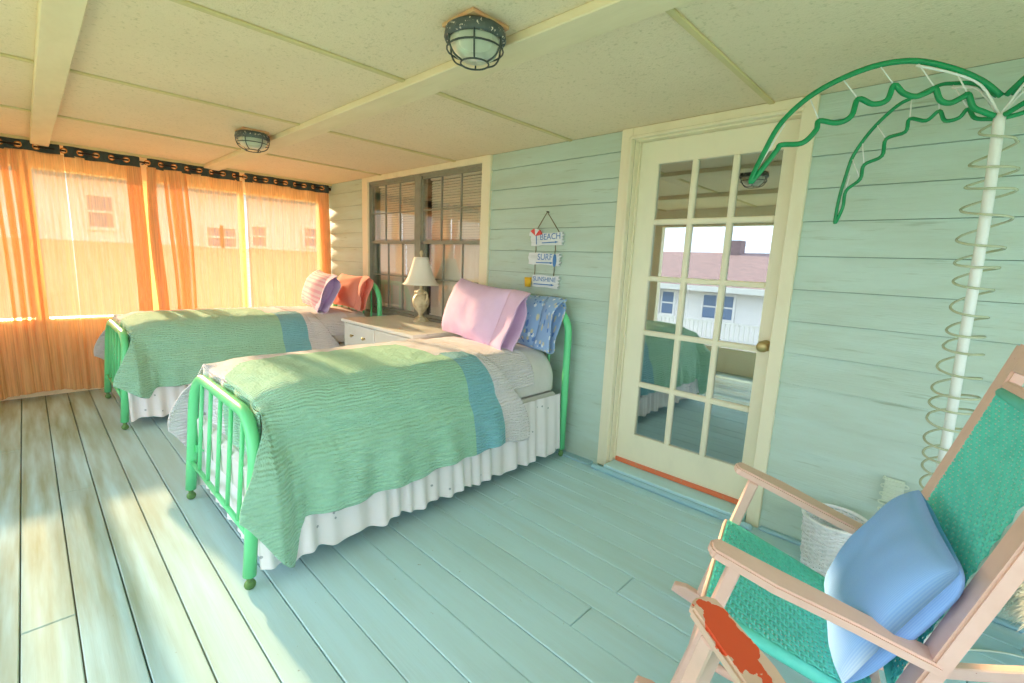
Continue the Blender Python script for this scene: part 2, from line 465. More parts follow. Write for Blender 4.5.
struct(box('trim_1', m_strip, (-2.75, OPD[0] - .11, -.085, -.018, .0005, .014), bevel=.004), 'pale blue strip along the floor beside the door')
struct(box('trim_2', m_strip, (-.60, X1, -.05, -.018, .0005, .02), bevel=.006))

# ------------------------------------------------------------------ door
door = struct(empty('door_1', (-1.11, 0, 0)), 'cream fifteen pane glazed door with white casing')
DO = (-1.11, 0, 0)
def dpart(name, m, b, parent=door, bevel=.003):
    return MB().box(*b).build(name, m, parent, origin=DO, bevel=bevel)
dpart('casing', m_trim, (-1.632, -1.555, -.032, 0.0, .015, 2.158))
dpart('casing', m_trim, (-.672, -.608, -.032, 0.0, .0, 2.158))
dpart('casing', m_trim, (-1.555, -.672, -.032, 0.0, 2.095, 2.158))
dpart('casing_bead', m_trim, (-1.573, -1.555, -.042, -.030, .015, 2.11))
dpart('casing_bead', m_trim, (-1.573, -.66, -.042, -.030, 2.095, 2.112))
dpart('jamb', m_trim, (-1.572, -1.550, 0.0, .12, .015, 2.10))
dpart('jamb', m_trim, (-.676, -.655, 0.0, .12, .015, 2.10))
dpart('head_jamb', m_trim, (-1.55, -.676, 0.0, .12, 2.088, 2.11))
dpart('door_stop', m_trim, (-1.549, -1.538, .038, .053, .06, 2.088), bevel=0)
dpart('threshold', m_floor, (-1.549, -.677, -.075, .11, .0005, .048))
dpart('threshold_strip', m_strip, (-1.632, -.62, -.105, -.074, .0005, .035), bevel=.01)
dpart('bottom_weatherstrip', m_orange, (-1.535, -.69, .044, .056, .050, .078), bevel=0)
leaf = MB()
GX = (-1.42, -.752); GZ = (.262, 1.955)
leaf.box(-1.546, GX[0], .055, .095, .052, 2.086).box(GX[1], -.678, .055, .095, .052, 2.086)
leaf.box(GX[0], GX[1], .055, .095, .052, GZ[0]).box(GX[0], GX[1], .055, .095, GZ[1], 2.086)
leaf = leaf.build('door_leaf', m_door, door, origin=DO)
pw = (GX[1] - GX[0]) / 3; ph = (GZ[1] - GZ[0]) / 5
for i in range(1, 3):
    MB().box(GX[0] + pw * i - .016, GX[0] + pw * i + .016, .052, .092, GZ[0], GZ[1]).build('muntin', m_door, leaf, origin=DO, bevel=.006)
for j in range(1, 5):
    MB().box(GX[0], GX[1], .0525, .0915, GZ[0] + ph * j - .016, GZ[0] + ph * j + .016).build('muntin', m_door, leaf, origin=DO, bevel=.006)
for i in range(3):
    for j in range(5):
        MB().box(GX[0] + pw * i + (.012 if i else .0002), GX[0] + pw * (i + 1) - (.012 if i < 2 else .0002), .070, .074, GZ[0] + ph * j + (.012 if j else .0002), GZ[0] + ph * (j + 1) - (.012 if j < 4 else .0002)).build('pane', m_pane, leaf, origin=DO)
kb = MB()
kb.lathe([(0.0, 0), (.030, .0), (.030, .006), (.014, .010), (.011, .03), (.022, .040), (.030, .052), (.028, .066), (.016, .074), (0.0, .075)], 20)
kb.v = [(-.712 + a, .055 - c, .965 + b) for a, b, c in kb.v]
kb.build('knob', m_brass, leaf, origin=DO, smooth=True)

# ------------------------------------------------------------------ window with blinds
win = struct(empty('window_1', (-3.8, 0, .75)), 'bronze framed double window with blinds behind')
WO = (-3.8, 0, .75)
def wpart(name, m, b, parent=win, bevel=.003):
    return MB().box(*b).build(name, m, parent, origin=WO, bevel=bevel)
wpart('casing', m_trim, (-4.815, -4.695, -.032, 0, .735, 2.158))
wpart('casing', m_trim, (-2.895, -2.795, -.032, 0, .735, 2.158))
wpart('casing', m_trim, (-4.695, -2.895, -.032, 0, 2.108, 2.158))
wpart('sill', m_winframe, (-4.74, -2.86, -.035, .06, .735, .762))
for (a, b) in ((-4.70, -3.835), (-3.765, -2.89)):
    fr = MB()
    fr.box(a, a + .012, -.012, .07, .762, 2.11).box(b - .012, b, -.012, .07, .762, 2.11).box(a, b, -.012, .07, 2.088, 2.11).box(a, b, -.012, .07, .762, .780)
    fr.build('window_frame', m_winframe, win, origin=WO)
    for (z0, z1, yy) in ((1.475, 2.088, 0.0), (.780, 1.52, .030)):
        s = MB(); aa = a + .012; bb = b - .012
        s.box(aa, aa + .020, yy, yy + .028, z0, z1).box(bb - .020, bb, yy, yy + .028, z0, z1).box(aa, bb, yy, yy + .028, z1 - .026, z1).box(aa, bb, yy, yy + .028, z0, z0 + .026)
        s = s.build('sash', m_winframe, win, origin=WO)
        ga, gb, g0, g1 = aa + .020, bb - .020, z0 + .026, z1 - .026
        for i in (1, 2):
            xx = lerp(ga, gb, i / 3)
            MB().box(xx - .006, xx + .006, yy + .006, yy + .022, g0, g1).build('muntin', m_winframe, s, origin=WO)
        zz = (g0 + g1) / 2
        MB().box(ga, gb, yy + .0065, yy + .0215, zz - .006, zz + .006).build('muntin', m_winframe, s, origin=WO)
        for i in range(3):
            for j in range(2):
                xa = lerp(ga, gb, i / 3) + .005; xb = lerp(ga, gb, (i + 1) / 3) - .005
                za = lerp(g0, g1, j / 2) + .005; zb = lerp(g0, g1, (j + 1) / 2) - .005
                MB().box(xa, xb, yy + .012, yy + .0155, za, zb).build('pane', m_wpane, s, origin=WO)
wpart('mullion', m_winframe, (-3.835, -3.765, -.014, .06, .762, 2.11))
for n_, (a, b, lb) in enumerate(((-4.66, -3.87, 'white slatted blind behind the window sashes nearest the curtains'), (-3.73, -2.93, 'white slatted blind behind the window sashes above the lamp'))):
    bl = tag(empty('window_blind', ((a + b) / 2, .10, .80)), lb, 'blind', 'blinds behind the window')
    ol = ((a + b) / 2, .10, .80)
    MB().box(a, b, .082, .118, 2.06, 2.095).build('head_rail', m_blind, bl, origin=ol)
    s = MB(); z = .82
    while z < 2.05:
        s.add([(a, .094, z - .0125), (b, .094, z - .0125), (b, .106, z + .011), (a, .106, z + .011)], [(0, 1, 2, 3)])
        z += .0235
    s = s.build('slats', m_blind, bl, origin=ol); s['kind'] = 'stuff'
    for q in (.2, .8):
        MB().tube([(lerp(a, b, q), .10, .80), (lerp(a, b, q), .10, 2.06)], .0012, 4).build('lift_cord', m_blind, bl, origin=ol)
    MB().box(a, b, .088, .112, .80, .815).build('bottom_rail', m_blind, bl, origin=ol)
# dim rooms behind door and window
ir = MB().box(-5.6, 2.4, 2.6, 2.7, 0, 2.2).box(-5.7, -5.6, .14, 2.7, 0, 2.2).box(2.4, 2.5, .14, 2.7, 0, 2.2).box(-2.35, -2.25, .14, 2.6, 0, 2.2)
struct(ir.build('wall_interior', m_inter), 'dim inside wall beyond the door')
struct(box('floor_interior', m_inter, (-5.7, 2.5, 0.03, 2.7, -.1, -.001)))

# ------------------------------------------------------------------ ceiling
ceil = struct(box('ceiling', m_back, (X0 - .3, X1 + .2, YF - .2, 2.9, ZC + .022, ZC + .12)), 'cream board ceiling with battens')
bx = [X0 - .12, -4.425, -3.237, -2.03, -.808, .405, 1.62, X1 + .12]
by = [YF - .1, -2.455, -1.238, 0.0]
for i in range(len(bx) - 1):
    for j in range(3):
        MB().box(bx[i] + .002, bx[i + 1] - .002, by[j] + .002, by[j + 1] - .002, ZC, ZC + .02).build('ceiling_panel', m_ceil, ceil)
for x in bx[1:-1]:
    for (a, b) in ((YF, -2.51), (-2.40, -1.31), (-1.165, -.018)):
        MB().box(x - .014, x + .014, a, b, ZC - .011, ZC).build('batten', m_batten, ceil, bevel=.003)
MB().box(X0, X1, -1.31, -1.165, ZC - .034, ZC).build('beam', m_beam, ceil, bevel=.004)
MB().box(X0, X1, -2.51, -2.40, ZC - .045, ZC).build('beam', m_beam, ceil, bevel=.004)
MB().box(X0 + .1, X0 + .13, YF, 0, ZC - .02, ZC).build('batten', m_batten, ceil)
struct(box('roof_deck', m_roof, (X0 - .3, X1 + .2, YF - .2, 2.9, ZC + .12, ZC + .2)))

# ------------------------------------------------------------------ end wall behind the curtains
wl = MB().box(X0 - .12, X0, YF, 0.14, 0, .66).box(X0 - .12, X0, YF, 0.14, 1.945, ZC).build('wall_left', m_trim)
struct(wl, 'low cream knee wall and header behind the orange curtains')
struct(box('trim_3', m_trim, (X0 - .14, X0 + .03, YF, -.005, .655, .68), bevel=.004), 'cream sill under the curtained openings')
for i, (a, b) in enumerate(((-.11, -.02), (-.965, -.925), (-1.80, -1.72), (-2.60, -2.52), (-3.66, -3.50))):
    wp = struct(box('trim_%d' % (4 + i), m_trim, (X0 - .11, X0 - .01, a, b, .68, 1.945), bevel=.004))
# open front, behind the viewer
struct(MB().box(X0 - .12, X1 + .12, YF - .12, YF, 0, .33).box(X0 - .12, X1 + .12, YF - .12, YF, 1.93, ZC).box(X0 - .12, -4.1, YF - .12, YF, .33, 1.93).build('wall_front', m_trim), 'low front knee wall and header of the open porch')
for i, x in enumerate((-3.38, -.55, 1.55)):
    struct(box('trim_%d' % (10 + i), m_trim, (x - .12, x + .12, YF - .11, YF - .01, 0.33, 1.93), bevel=.006))
struct(MB().box(X1, X1 + .12, YF, .14, 0, .33).box(X1, X1 + .12, YF, .14, 1.945, ZC).box(X1, X1 + .12, -.5, .14, .33, 1.945).build('wall_right', m_siding))  # unseen end wall, its wide opening shaped to brighten the floor

# ------------------------------------------------------------------ curtains
def curtain(y0, y1, segs, label, seed, zbot, gap_top=0.0):
    rnd = random.Random(seed)
    root = tag(empty('curtain', (-5.60, (y0 + y1) / 2, zbot)), label, 'curtain', 'sheer curtains on the end rod')
    og = (-5.60, (y0 + y1) / 2, zbot)
    path = []                                   # (y, x offset, foldness)
    ph = rnd.uniform(0, 6)
    for s in segs:
        if s[0] == 'flat':
            n = max(6, int((s[2] - s[1]) / .011))
            for i in range(n):
                y = lerp(s[1], s[2], i / n)
                path.append((y, .012 * math.sin(2 * PI * y / .115 + ph) + .006 * math.sin(2 * PI * y / .043 + 2 * ph), 0))
        else:
            _, a, b, n = s
            k = n * 14
            for i in range(k):
                t = i / k
                wn = math.sin(PI * min(1, max(0, t)) ) ** .35
                path.append((lerp(a, b, t) + .034 * wn * math.sin(2 * PI * n * t), .034 * wn * math.cos(2 * PI * n * t) + .01 * math.sin(9 * t), 1))
    path.append((segs[-1][2], 0, 0))
    ZT = 2.062
    rows = 22
    nn = len(path) - 1
    drift = [rnd.uniform(-1, 1) for _ in range(4)]
    def fn(u, v):
        i = int(round(u * nn)); y, x, fo = path[i]
        z = lerp(ZT, zbot, v)
        am = lerp(.55, 1.35, v) if fo else lerp(.5, 1.5, v)
        yc = y + .018 * drift[0] * math.sin(3 * v + y * 5) + (.012 * drift[1] * math.sin(7 * v + y * 11) if fo else 0)
        xw = .024 * math.sin(2 * PI * (y - y0) / .205)
        return (-5.60 + lerp(xw, x * am, smooth(v / .12)) + .010 * math.sin(2.2 * v + y * 7), yc, z + (.02 * math.sin(y * 9) if v == 1 else 0))
    cb = MB(); cb.grid(fn, nn, rows)
    cb.build('curtain_cloth', m_sheer, root, origin=og, smooth=True)
    # header band with real grommet holes
    gs = []
    y = y0 + .03
    while y < y1 - .02:
        gs.append(y0 + round((y - y0) / .1025) * .1025); y += .1025
    hb = MB(); st = .006; ny = int((y1 - y0) / st); nz = 16; z0, z1 = 2.05, 2.146
    def bp(yy): return -5.60 + .024 * math.sin(2 * PI * (yy - y0) / .205)
    o = 0
    for i in range(ny + 1):
        for j in range(nz + 1):
            yy = y0 + i * st; hb.v.append((bp(yy) + .002, yy, lerp(z0, z1, j / nz)))
    for i in range(ny):
        for j in range(nz):
            yy = y0 + (i + .5) * st; zz = lerp(z0, z1, (j + .5) / nz)
            if any((yy - g) ** 2 + (zz - 2.10) ** 2 < .0185 ** 2 for g in gs): continue
            a = i * (nz + 1) + j
            hb.f.append([a, a + nz + 1, a + nz + 2, a + 1]); hb.mi.append(0)
    band = hb.build('header_band', m_band, root, origin=og, smooth=True)
    for g in gs:
        pts = []
        for q in range(14):
            a = 2 * PI * q / 14; yy = g + .020 * math.cos(a)
            pts.append((bp(yy) + .003, yy, 2.10 + .020 * math.sin(a)))
        MB().tube(pts, .0042, 6, closed=True).build('grommet', m_gromm, band, origin=og, smooth=True)
    return root
curtain(-3.40, -2.335, [('flat', -3.40, -3.10), ('fold', -3.10, -2.83, 5), ('flat', -2.83, -2.75), ('fold', -2.75, -2.53, 4), ('flat', -2.53, -2.325)],
        'leftmost sheer orange curtain panel hanging to the dark floor corner', 3, .05)
curtain(-2.315, -1.81, [('flat', -2.325, -1.90), ('fold', -1.90, -1.80, 3)], 'sheer orange curtain panel directly behind the foot of the far bed', 5, .05)
curtain(-1.755, -.975, [('fold', -1.745, -1.69, 2), ('flat', -1.69, -1.62), ('fold', -1.62, -1.44, 4), ('flat', -1.44, -.972)],
        'sheer orange curtain panel with a dense gathered fold, beyond the middle of the far bed', 8, .06)
curtain(-.940, -.035, [('flat', -.94, -.14), ('fold', -.14, -.045, 3)], 'rightmost sheer orange curtain panel beside the house wall', 11, .06)
rod = tag(empty('curtain_rod', (-5.60, -1.7, 2.10)), 'thin black curtain rod with ball finial under the ceiling', 'curtain rod')
ro = (-5.60, -1.7, 2.10)
MB().tube([(-5.60, -3.45, 2.10), (-5.60, -.025, 2.10)], .008, 10).build('rod', m_rodm, rod, origin=ro, smooth=True)
fb = MB(); fb.lathe([(0, -.02), (.012, -.016), (.018, -.006), (.018, .006), (.012, .016), (0, .02)], 12, (-5.60, -.022, 2.10))
fb.build('finial', m_rodm, rod, origin=ro, smooth=True)
for y in (-.03 - .02, -1.778, -3.3):
    MB().box(-5.70, -5.592, y - .006, y + .006, 2.088, 2.094).build('bracket', m_rodm, rod, origin=ro)

# ------------------------------------------------------------------ caged ceiling lights
def cage_light(x, y, label):
    root = tag(empty('ceiling_light', (x, y, ZC)), label, 'ceiling light', 'caged ceiling lights')
    # everything hangs below local z = 0
    MB().add([(.120 * math.cos(a), .120 * math.sin(a), z) for z in (-.0005, -.014) for a in (.77, .77 + PI / 2, .77 + PI, .77 + 1.5 * PI)],
             [(0, 1, 2, 3), (7, 6, 5, 4), (0, 4, 5, 1), (1, 5, 6, 2), (2, 6, 7, 3), (3, 7, 4, 0)]).build('mount_board', m_plate, root, bevel=.003)
    b = MB(); b.lathe([(0, -.0145), (.092, -.0145), (.106, -.024), (.110, -.05), (.106, -.058), (.094, -.058), (.094, -.046), (0, -.046)], 28)
    b.build('housing', m_iron, root, smooth=True)
    g = MB(); g.lathe([(.090, -.05), (.088, -.075), (.074, -.10), (.045, -.117), (.0, -.121)], 24)
    g.build('glass_globe', m_frost, root, smooth=True)
    cg = MB()
    prof = [(.104, -.054), (.100, -.085), (.082, -.113), (.050, -.129)]
    cg2 = []
    for i in range(6):
        a = i * PI / 3 + .3
        pts = spline([(r * math.cos(a), r * math.sin(a), z) for r, z in prof], 4)
        cg.tube(pts, .0032, 6)
    for r, z in ((.100, -.085), (.050, -.129)):
        cg.tube([(r * math.cos(2 * PI * i / 24), r * math.sin(2 * PI * i / 24), z) for i in range(24)], .0032, 6, closed=True)
    cg.build('wire_cage', m_wire, root, smooth=True)
cage_light(-1.375, -1.44, 'larger looking chipped caged ceiling light nearest the viewer')
cage_light(-3.72, -1.44, 'distant caged ceiling light above the foot of the far bed')

# ------------------------------------------------------------------ beds
def make_bed(loc, w_, L_, label, seed, fz, hb):
    rnd = random.Random(seed)
    h = w_ / 2
    root = tag(empty('bed', loc), label, 'bed', 'green metal beds')
    def arch(y, ztop, rad, name, lean=0.0):
        def ly(z): return y + lean * max(0.0, z - .06) / (ztop - .06)
        pts = [(h, .06), (h, lerp(.06, ztop - rad, .5)), (h, ztop - rad)]
        for i in range(1, 11):
            a = PI / 2 * i / 10; pts.append((h - rad + rad * math.cos(a), ztop - rad + rad * math.sin(a)))
        pts += [(-p[0], p[1]) for p in pts[::-1]]
        o = MB().tube([(a, ly(b), b) for a, b in pts], .025, 14).build(name, m_green, root, smooth=True)
        MB().tube([(-h, ly(.215), .215), (h, ly(.215), .215)], .012, 8).build('rail', m_green, o, smooth=True)
        for i in range(1, 6):
            x = -h + w_ * i / 6; e = max(0.0, abs(x) - (h - rad))
            zt_ = ztop - rad + math.sqrt(rad * rad - e * e)
            MB().tube([(x, ly(.215), .215), (x, ly(zt_), zt_)], .0095, 8).build('spindle', m_green, o, smooth=True)
        for s in (-1, 1):
            c = MB().tube([(s * h, y, .065), (s * h, y, .036)], .012, 8)
            c.lathe([(0, -.008), (.02, -.008), (.022, -.004), (.022, .004), (.02, .008), (0, .008)], 14)
            n0 = len(c.v) - 14 * 6
            for q in range(n0, len(c.v)):
                a, b, d = c.v[q]; c.v[q] = (s * h + d, y + a, .022 + b)
            c.build('caster', m_caster, o, smooth=True)
        return o
    arch(0, .695, .19, 'footboard', .055)
    arch(L_, 1.055, .18, 'headboard')
    for s in (-1, 1):
        MB().box(s * (h - .03) - .01, s * (h - .03) + .01, .03, L_ - .03, .27, .31).build('side_rail', m_green, root)
    # mattress
    mt = MB()
    def mfn(u, v):
        y = lerp(.10, L_ - .045, u); de = min(y - .10, L_ - .045 - y); R0 = .075
        ins = R0 - math.sqrt(max(0.0, R0 * R0 - (R0 - min(de, R0)) ** 2))
        t = v * 2 - 1; sg = 1 if t >= 0 else -1; s_ = abs(t) * 1.0
        lim = .72
        if s_ < lim:
            x, z = prof(s_ / lim * .60, sg); z -= .016; x -= .012
            x = max(x, 0.0)
            z -= ins * .9 * (1 - s_ / lim * .6) + .062 * (1 - smooth((y - .02) / .26)) * (1 - s_ / lim)
            if y < .40: z -= .008
        else:
            q_ = (s_ - lim) / (1 - lim); x0_, z0_ = prof(.60, sg)
            if q_ < .6: x, z = x0_ - .012, lerp(z0_ - .016, .495, q_ / .6)
            else: x, z = lerp(x0_ - .012, x0_ - .06, (q_ - .6) / .4), .495 - .012 * math.sin((q_ - .6) / .4 * PI / 2)
        return (sg * max(0.0, x - ins * (1 if s_ > .4 else s_ / .4)) * w_ / .96, y, z)
    def prof(s, side):                     # s: distance over the cloth from the middle outwards
        k = .12; S0, R = (.27, .20) if side > 0 else (.37, .11)
        if s < S0: return s, .79 - k * s * s
        e = s - S0; zt = .79 - k * S0 * S0; sl = math.atan(2 * k * S0)
        if e < R * (PI / 2 - sl):
            a = sl + e / R
            return S0 + R * (math.sin(a) - math.sin(sl)), zt - R * (math.cos(sl) - math.cos(a))
        xe = S0 + R * (1 - math.sin(sl)); ze = zt - R * math.cos(sl)
        return xe, ze - (e - R * (PI / 2 - sl))
    mt.grid(mfn, 60, 60)
    for e_ in (0.0, 1.0):
        n0 = len(mt.v); ring = [mfn(e_, j / 60) for j in range(61)]
        mt.add(ring, [tuple(range(61)) if e_ else tuple(range(60, -1, -1))])
    mt.build('mattress', m_mattress, root, smooth=True, merge=.0005)
    box('box_spring', m_mattress, (-h + .03, h - .03, .04, L_ - .04, .30, .475), root, bevel=.02)
    # dust ruffle: gathered skirt round three sides
    rf = MB()
    peri = [('n', L_ - .05)]
    tot = (L_ - .08) * 2 + w_
    ph = [rnd.uniform(0, 6) for _ in range(4)]
    def gather(d): return math.sin(d * 2 * PI / .088 + 2.6 * math.sin(d * 5.1 + ph[0]) + 1.3 * math.sin(d * 13 + ph[2]) + ph[1]) + .7 * math.sin(d * 2 * PI / .19 + ph[2] + 2 * math.sin(d * 3))
    def rfn(u, v):
        d = u * tot; z = lerp(.47, .072, v)
        out = .006 + v * (.028 + .009 * gather(d)) + .004 * gather(d)
        zz = z + (.010 * math.sin(d * 2 * PI / .21 + ph[3]) * v)
        l1 = L_ - .08
        if d < l1: return (h + out - .004, L_ - .05 - d, zz)
        if d < l1 + w_:
            q = d - l1; return (h - q, .075 - out * .4, zz)
        q = d - l1 - w_; return (-h - out + .004, .03 + q, zz)
    rf.grid(rfn, 560, 7, uvfn=lambda u, v: (u * tot, v * .4))
    rf.build('dust_ruffle', m_ruffle, root, smooth=True)
    # quilt
    q = MB(); A0, A1 = -.055, L_ - .42
    def hem(y):                            # hem height along the side
        if y < .14: return lerp(.37, fz, smooth((y + .07) / .21) * .5 + (y + .07) / .42)
        if y < .20: return lerp(fz, hb, smooth((y - .14) / .06))
        return hb + .035 * smooth((y - .5) / .8) - .02 * smooth((y - 1.3) / .3) + .006 * math.sin(y * 17 + seed)
    NJ = 84
    SQ = {1: .27 + .20 * (PI / 2 - math.atan(2 * .12 * .27)), -1: .37 + .11 * (PI / 2 - math.atan(2 * .12 * .37))}
    def slen(u, v):
        sg = 1 if v >= .5 else -1
        return (v * 2 - 1) * (SQ[sg] + max(.02, prof(SQ[sg], sg)[1] - hem(lerp(A0, A1, u))))
    wob = [rnd.uniform(0, 6) for _ in range(6)]
    def qfn(u, v):
        yc = lerp(A0, A1, u)
        t = v * 2 - 1; sg = 1 if t >= 0 else -1; t = abs(t)
        hz = hem(yc)
        # total cloth length from crown to hem
        s0 = SQ[sg]; xe, ze = prof(s0, sg)
        tl = s0 + max(.02, ze - hz)
        s = t * tl
        x, z = prof(s, sg)
        drop = max(0.0, s - s0)
        y = yc
        if yc < .095:
            y = lerp(.095 + (yc - .095) * .04, yc, smooth((s - .44) / .36))
        if u > .8:                           # slanted head edge
            y -= (.20 * (1 - smooth((s - .30) / .5))) * smooth((u - .8) / .2)
        flap = 1 - smooth((yc - .10) / .075)
        dd = smooth(drop / .30)
        fold = .012 * math.sin(yc * 2 * PI / .31 + wob[0]) + .008 * math.sin(yc * 2 * PI / .17 + wob[1] + 3 * drop)
        x += dd * (.044 + fold * (1.0 if yc > .2 else .3)) + flap * smooth((s - .45) / .2) * .055 + .040 * smooth(drop / .10)
        if .19 < yc < .34: x -= dd * .010 * math.sin(PI * (yc - .19) / .15)
        if yc < .095: x += .012 * smooth((s - .42) / .1)
        pu = .0055 * noise.noise(Vector((yc * 9, s * 7 * sg, seed))) + .0035 * noise.noise(Vector((yc * 22, s * 14 * sg, seed + 5)))
        z += pu * (1 - dd); x += pu * dd
        if s < s0 and yc < .30: z -= .055 * (1 - smooth((yc - .02) / .26)) * (1 - smooth((s - .34) / .12))
        # pull lines fanning on the top towards the near side
        x = x * w_ / .96
        return (sg * x, y, z)
    def s_in(u, v): return v < .5
    def qm(u, v):
        x, y, z = qfn(u, v)
        yc = lerp(A0, A1, u)
        t = (v * 2 - 1)
        if x < -.235 + .20 * max(0.0, (.20 - max(yc, .06)) / .14) and s_in(u, v): return 2
        if yc > 1.375: return 2
        if yc > 1.145:
            return 1 if x > .20 + .25 * noise.noise(Vector((yc * 3, 0, seed))) * .3 else 2
        if yc > 1.10 and x < .2: return 2
        return 0
    q.grid(qfn, 150, NJ * 2, uvfn=lambda u, v: (lerp(A0, A1, u), slen(u, v)), matfn=qm)
    # end of the quilt tucked down inside the footboard
    def endf(u, v):
        x = lerp(-.43, .41, u)
        s = abs(x); zt = prof(min(s, .46), 1 if x > 0 else -1)[1] - .055 * (1 - smooth((s - .34) / .12)) - .003
        return (x, .0885 - .010 * smooth(v * 3) + .006 * math.sin(x * 30 + 3 * v), lerp(zt, .27 + .03 * math.sin(x * 7), v))
    q.grid(endf, 40, 14, uvfn=lambda u, v: (u, v * .5), matfn=lambda u, v: 2 if u < .45 else 0)
    q.build('quilt', [m_qgreen, m_qblue, m_qwhite], root, smooth=True, solid=.006)
    # folded white top sheet between quilt and pillows
    sh = MB()
    def shf(u, v):
        y = lerp(L_ - .70, L_ - .30, u); s = lerp(-.60, .58, v); x, z = prof(abs(s), 1 if s >= 0 else -1)
        hz = .004 * noise.noise(Vector((y * 12, s * 5, seed + 9)))
        z = z - .006 + hz
        return (math.copysign(x * w_ / .96, s), y, z)
    sh.grid(shf, 20, 60, uvfn=lambda u, v: (u * .4, v * 1.2))
    sh.build('top_sheet', m_qwhite, root, smooth=True)
    return root
make_bed((-2.3625, -2.11, 0), .955, 2.005, 'green metal twin bed nearest the viewer, beside the glazed door', 4, .075, .245)
make_bed((-4.79, -2.22, 0), 1.0, 2.09, 'far green metal twin bed against the orange curtains', 12, .235, .30)

# pillows -------------------------------------------------------------
def pillow(name, label, cat, loc, rot, W_, H_, T_, mats, seed, cuff=.14, group='bed pillows'):
    """long axis +x, open cuff end at +x; stands on local z=0 leaning"""
    root = tag(empty(name, loc, rot), label, cat, group)
    rnd = random.Random(seed); ph = [rnd.uniform(0, 6) for _ in range(6)]
    def sec(t):                      # half height, half thickness along the axis
        if t < .82:
            e = t / .82
            th = T_ / 2 * (max(0.0, 1 - abs(2 * e - .95) ** 3.0)) ** .55 if e < .97 else T_ / 2 * .3
            th = max(th, .006 + .02 * e)
            hh = H_ / 2 * (.93 + .07 * abs(2 * e - 1) ** 2)
        else:
            e = (t - .82) / .18
            th = lerp(T_ / 2 * .36, T_ / 2 * .55, e); hh = H_ / 2 * lerp(.99, .96, e)
        return hh, th
    def fn(u, v):
        hh, th = sec(u)
        a = 2 * PI * v
        ca, sa = math.cos(a), math.sin(a)
        z = math.copysign(abs(ca) ** .75, ca) * hh
        y = math.copysign(abs(sa) ** 1.15, sa) * th
        x = u * W_ + .018 * math.sin(a * 2 + ph[0]) * smooth((u - .75) / .25) - .02 * (1 - abs(ca)) * (1 - smooth(u / .2))
        wv = .010 * math.sin(a * 4 + ph[1] + u * 6) * smooth((u - .55) / .45) + .008 * noise.noise(Vector((u * 6, 2 * math.cos(a), 2 * math.sin(a) + seed)))
        return (x, y + wv * 1.2, z + H_ / 2 + wv)
    nb = 40
    b = MB(); b.grid(lambda u, v: fn(u * .80, v), nb, 48, uvfn=lambda u, v: (u * W_, (v if v < .5 else 1 - v) * 2 * H_))
    body = b.build('pillowcase', mats[0], root, smooth=True)
    c = MB(); c.grid(lambda u, v: fn(lerp(.80, 1.0, u), v), 10, 48, uvfn=lambda u, v: (u * .2, (v if v < .5 else 1 - v) * 2 * H_))
    c.build('open_cuff', mats[1], root, smooth=True, solid=.004)
    # pillow inside the case
    d = MB(); d.grid(lambda u, v: tuple(Vector(fn(.82, v)) * u + Vector((.86 * W_, 0, H_ / 2)) * (1 - u)), 5, 48, uvfn=lambda u, v: (u * .2, v))
    d.build('inner_end', mats[2], root, smooth=True)
    return root
R_ = math.radians
pillow('pillow', 'blue floral pillow behind the lilac one on the nearest bed', 'pillow', (-2.63, -.205, .782), (R_(-14), R_(2.5), R_(-4)), .72, .375, .17, (m_pblue, m_pblue, m_pblue), 3)
pillow('pillow', 'plain lilac pillow with open cuff leaning on the nearest bed', 'pillow', (-2.87, -.41, .795), (R_(-20), R_(4), R_(-7)), .80, .435, .19, (m_plilac, m_plilac, m_plilac), 9)
pillow('pillow', 'salmon pillow behind the pink striped one on the far bed', 'pillow', (-5.06, -.25, .79), (R_(-16), 0, R_(-5)), .74, .36, .17, (m_psalmon, m_psalmon, m_psalmon), 21)
pillow('pillow', 'pink striped pillow with lilac striped cuff on the far bed', 'pillow', (-5.30, -.49, .79), (R_(-24), R_(2), R_(-12)), .86, .41, .23, (m_ppink, m_pcuff, m_pcuff), 33)

# ------------------------------------------------------------------ dresser between the beds
dr = tag(empty('dresser', (-3.5, -.35, 0)), 'low white dresser between the two beds under the window', 'dresser')
DRo = (-3.5, -.35, 0)
DX0, DX1 = -4.09, -2.93
MB().box(DX0, DX1, -.645, -.04, .738, .765).build('top', m_white, dr, origin=DRo, bevel=.005, seg=2)
cs = MB().box(DX0 + .02, DX0 + .05, -.62, -.05, .05, .738).box(DX1 - .05, DX1 - .02, -.62, -.05, .05, .738).box(DX0 + .05, DX1 - .05, -.075, -.05, .08, .738).box(DX0 + .05, DX1 - .05, -.61, -.05, .10, .12).box(DX0 + .05, DX1 - .05, -.60, -.075, .715, .738)
cs.build('carcass', m_white, dr, origin=DRo)
for i in range(2):
    for j in range(3):
        xa = lerp(DX0 + .055, DX1 - .055, i / 2) + .005; xb = lerp(DX0 + .055, DX1 - .055, (i + 1) / 2) - .005
        za = .125 + j * .2035; zb = za + .1985
        d = MB().box(xa, xb, -.635, -.60, za, zb).build('drawer', m_white, dr, origin=DRo, bevel=.004)
        for q in (.3, .7):
            kb = MB(); kb.lathe([(.0, 0), (.008, 0), (.006, .012), (.014, .02), (.012, .028), (0, .03)], 12)
            kb.v = [(lerp(xa, xb, q) + a, -.635 - c, (za + zb) / 2 + b) for a, b, c in kb.v]
            kb.build('knob', m_brass, d, origin=DRo, smooth=True)
for x in (DX0 + .035, DX1 - .035):
    for y in (-.60, -.08):
        MB().box(x - .018, x + .018, y - .018, y + .018, 0, .05).build('leg', m_white, dr, origin=DRo)

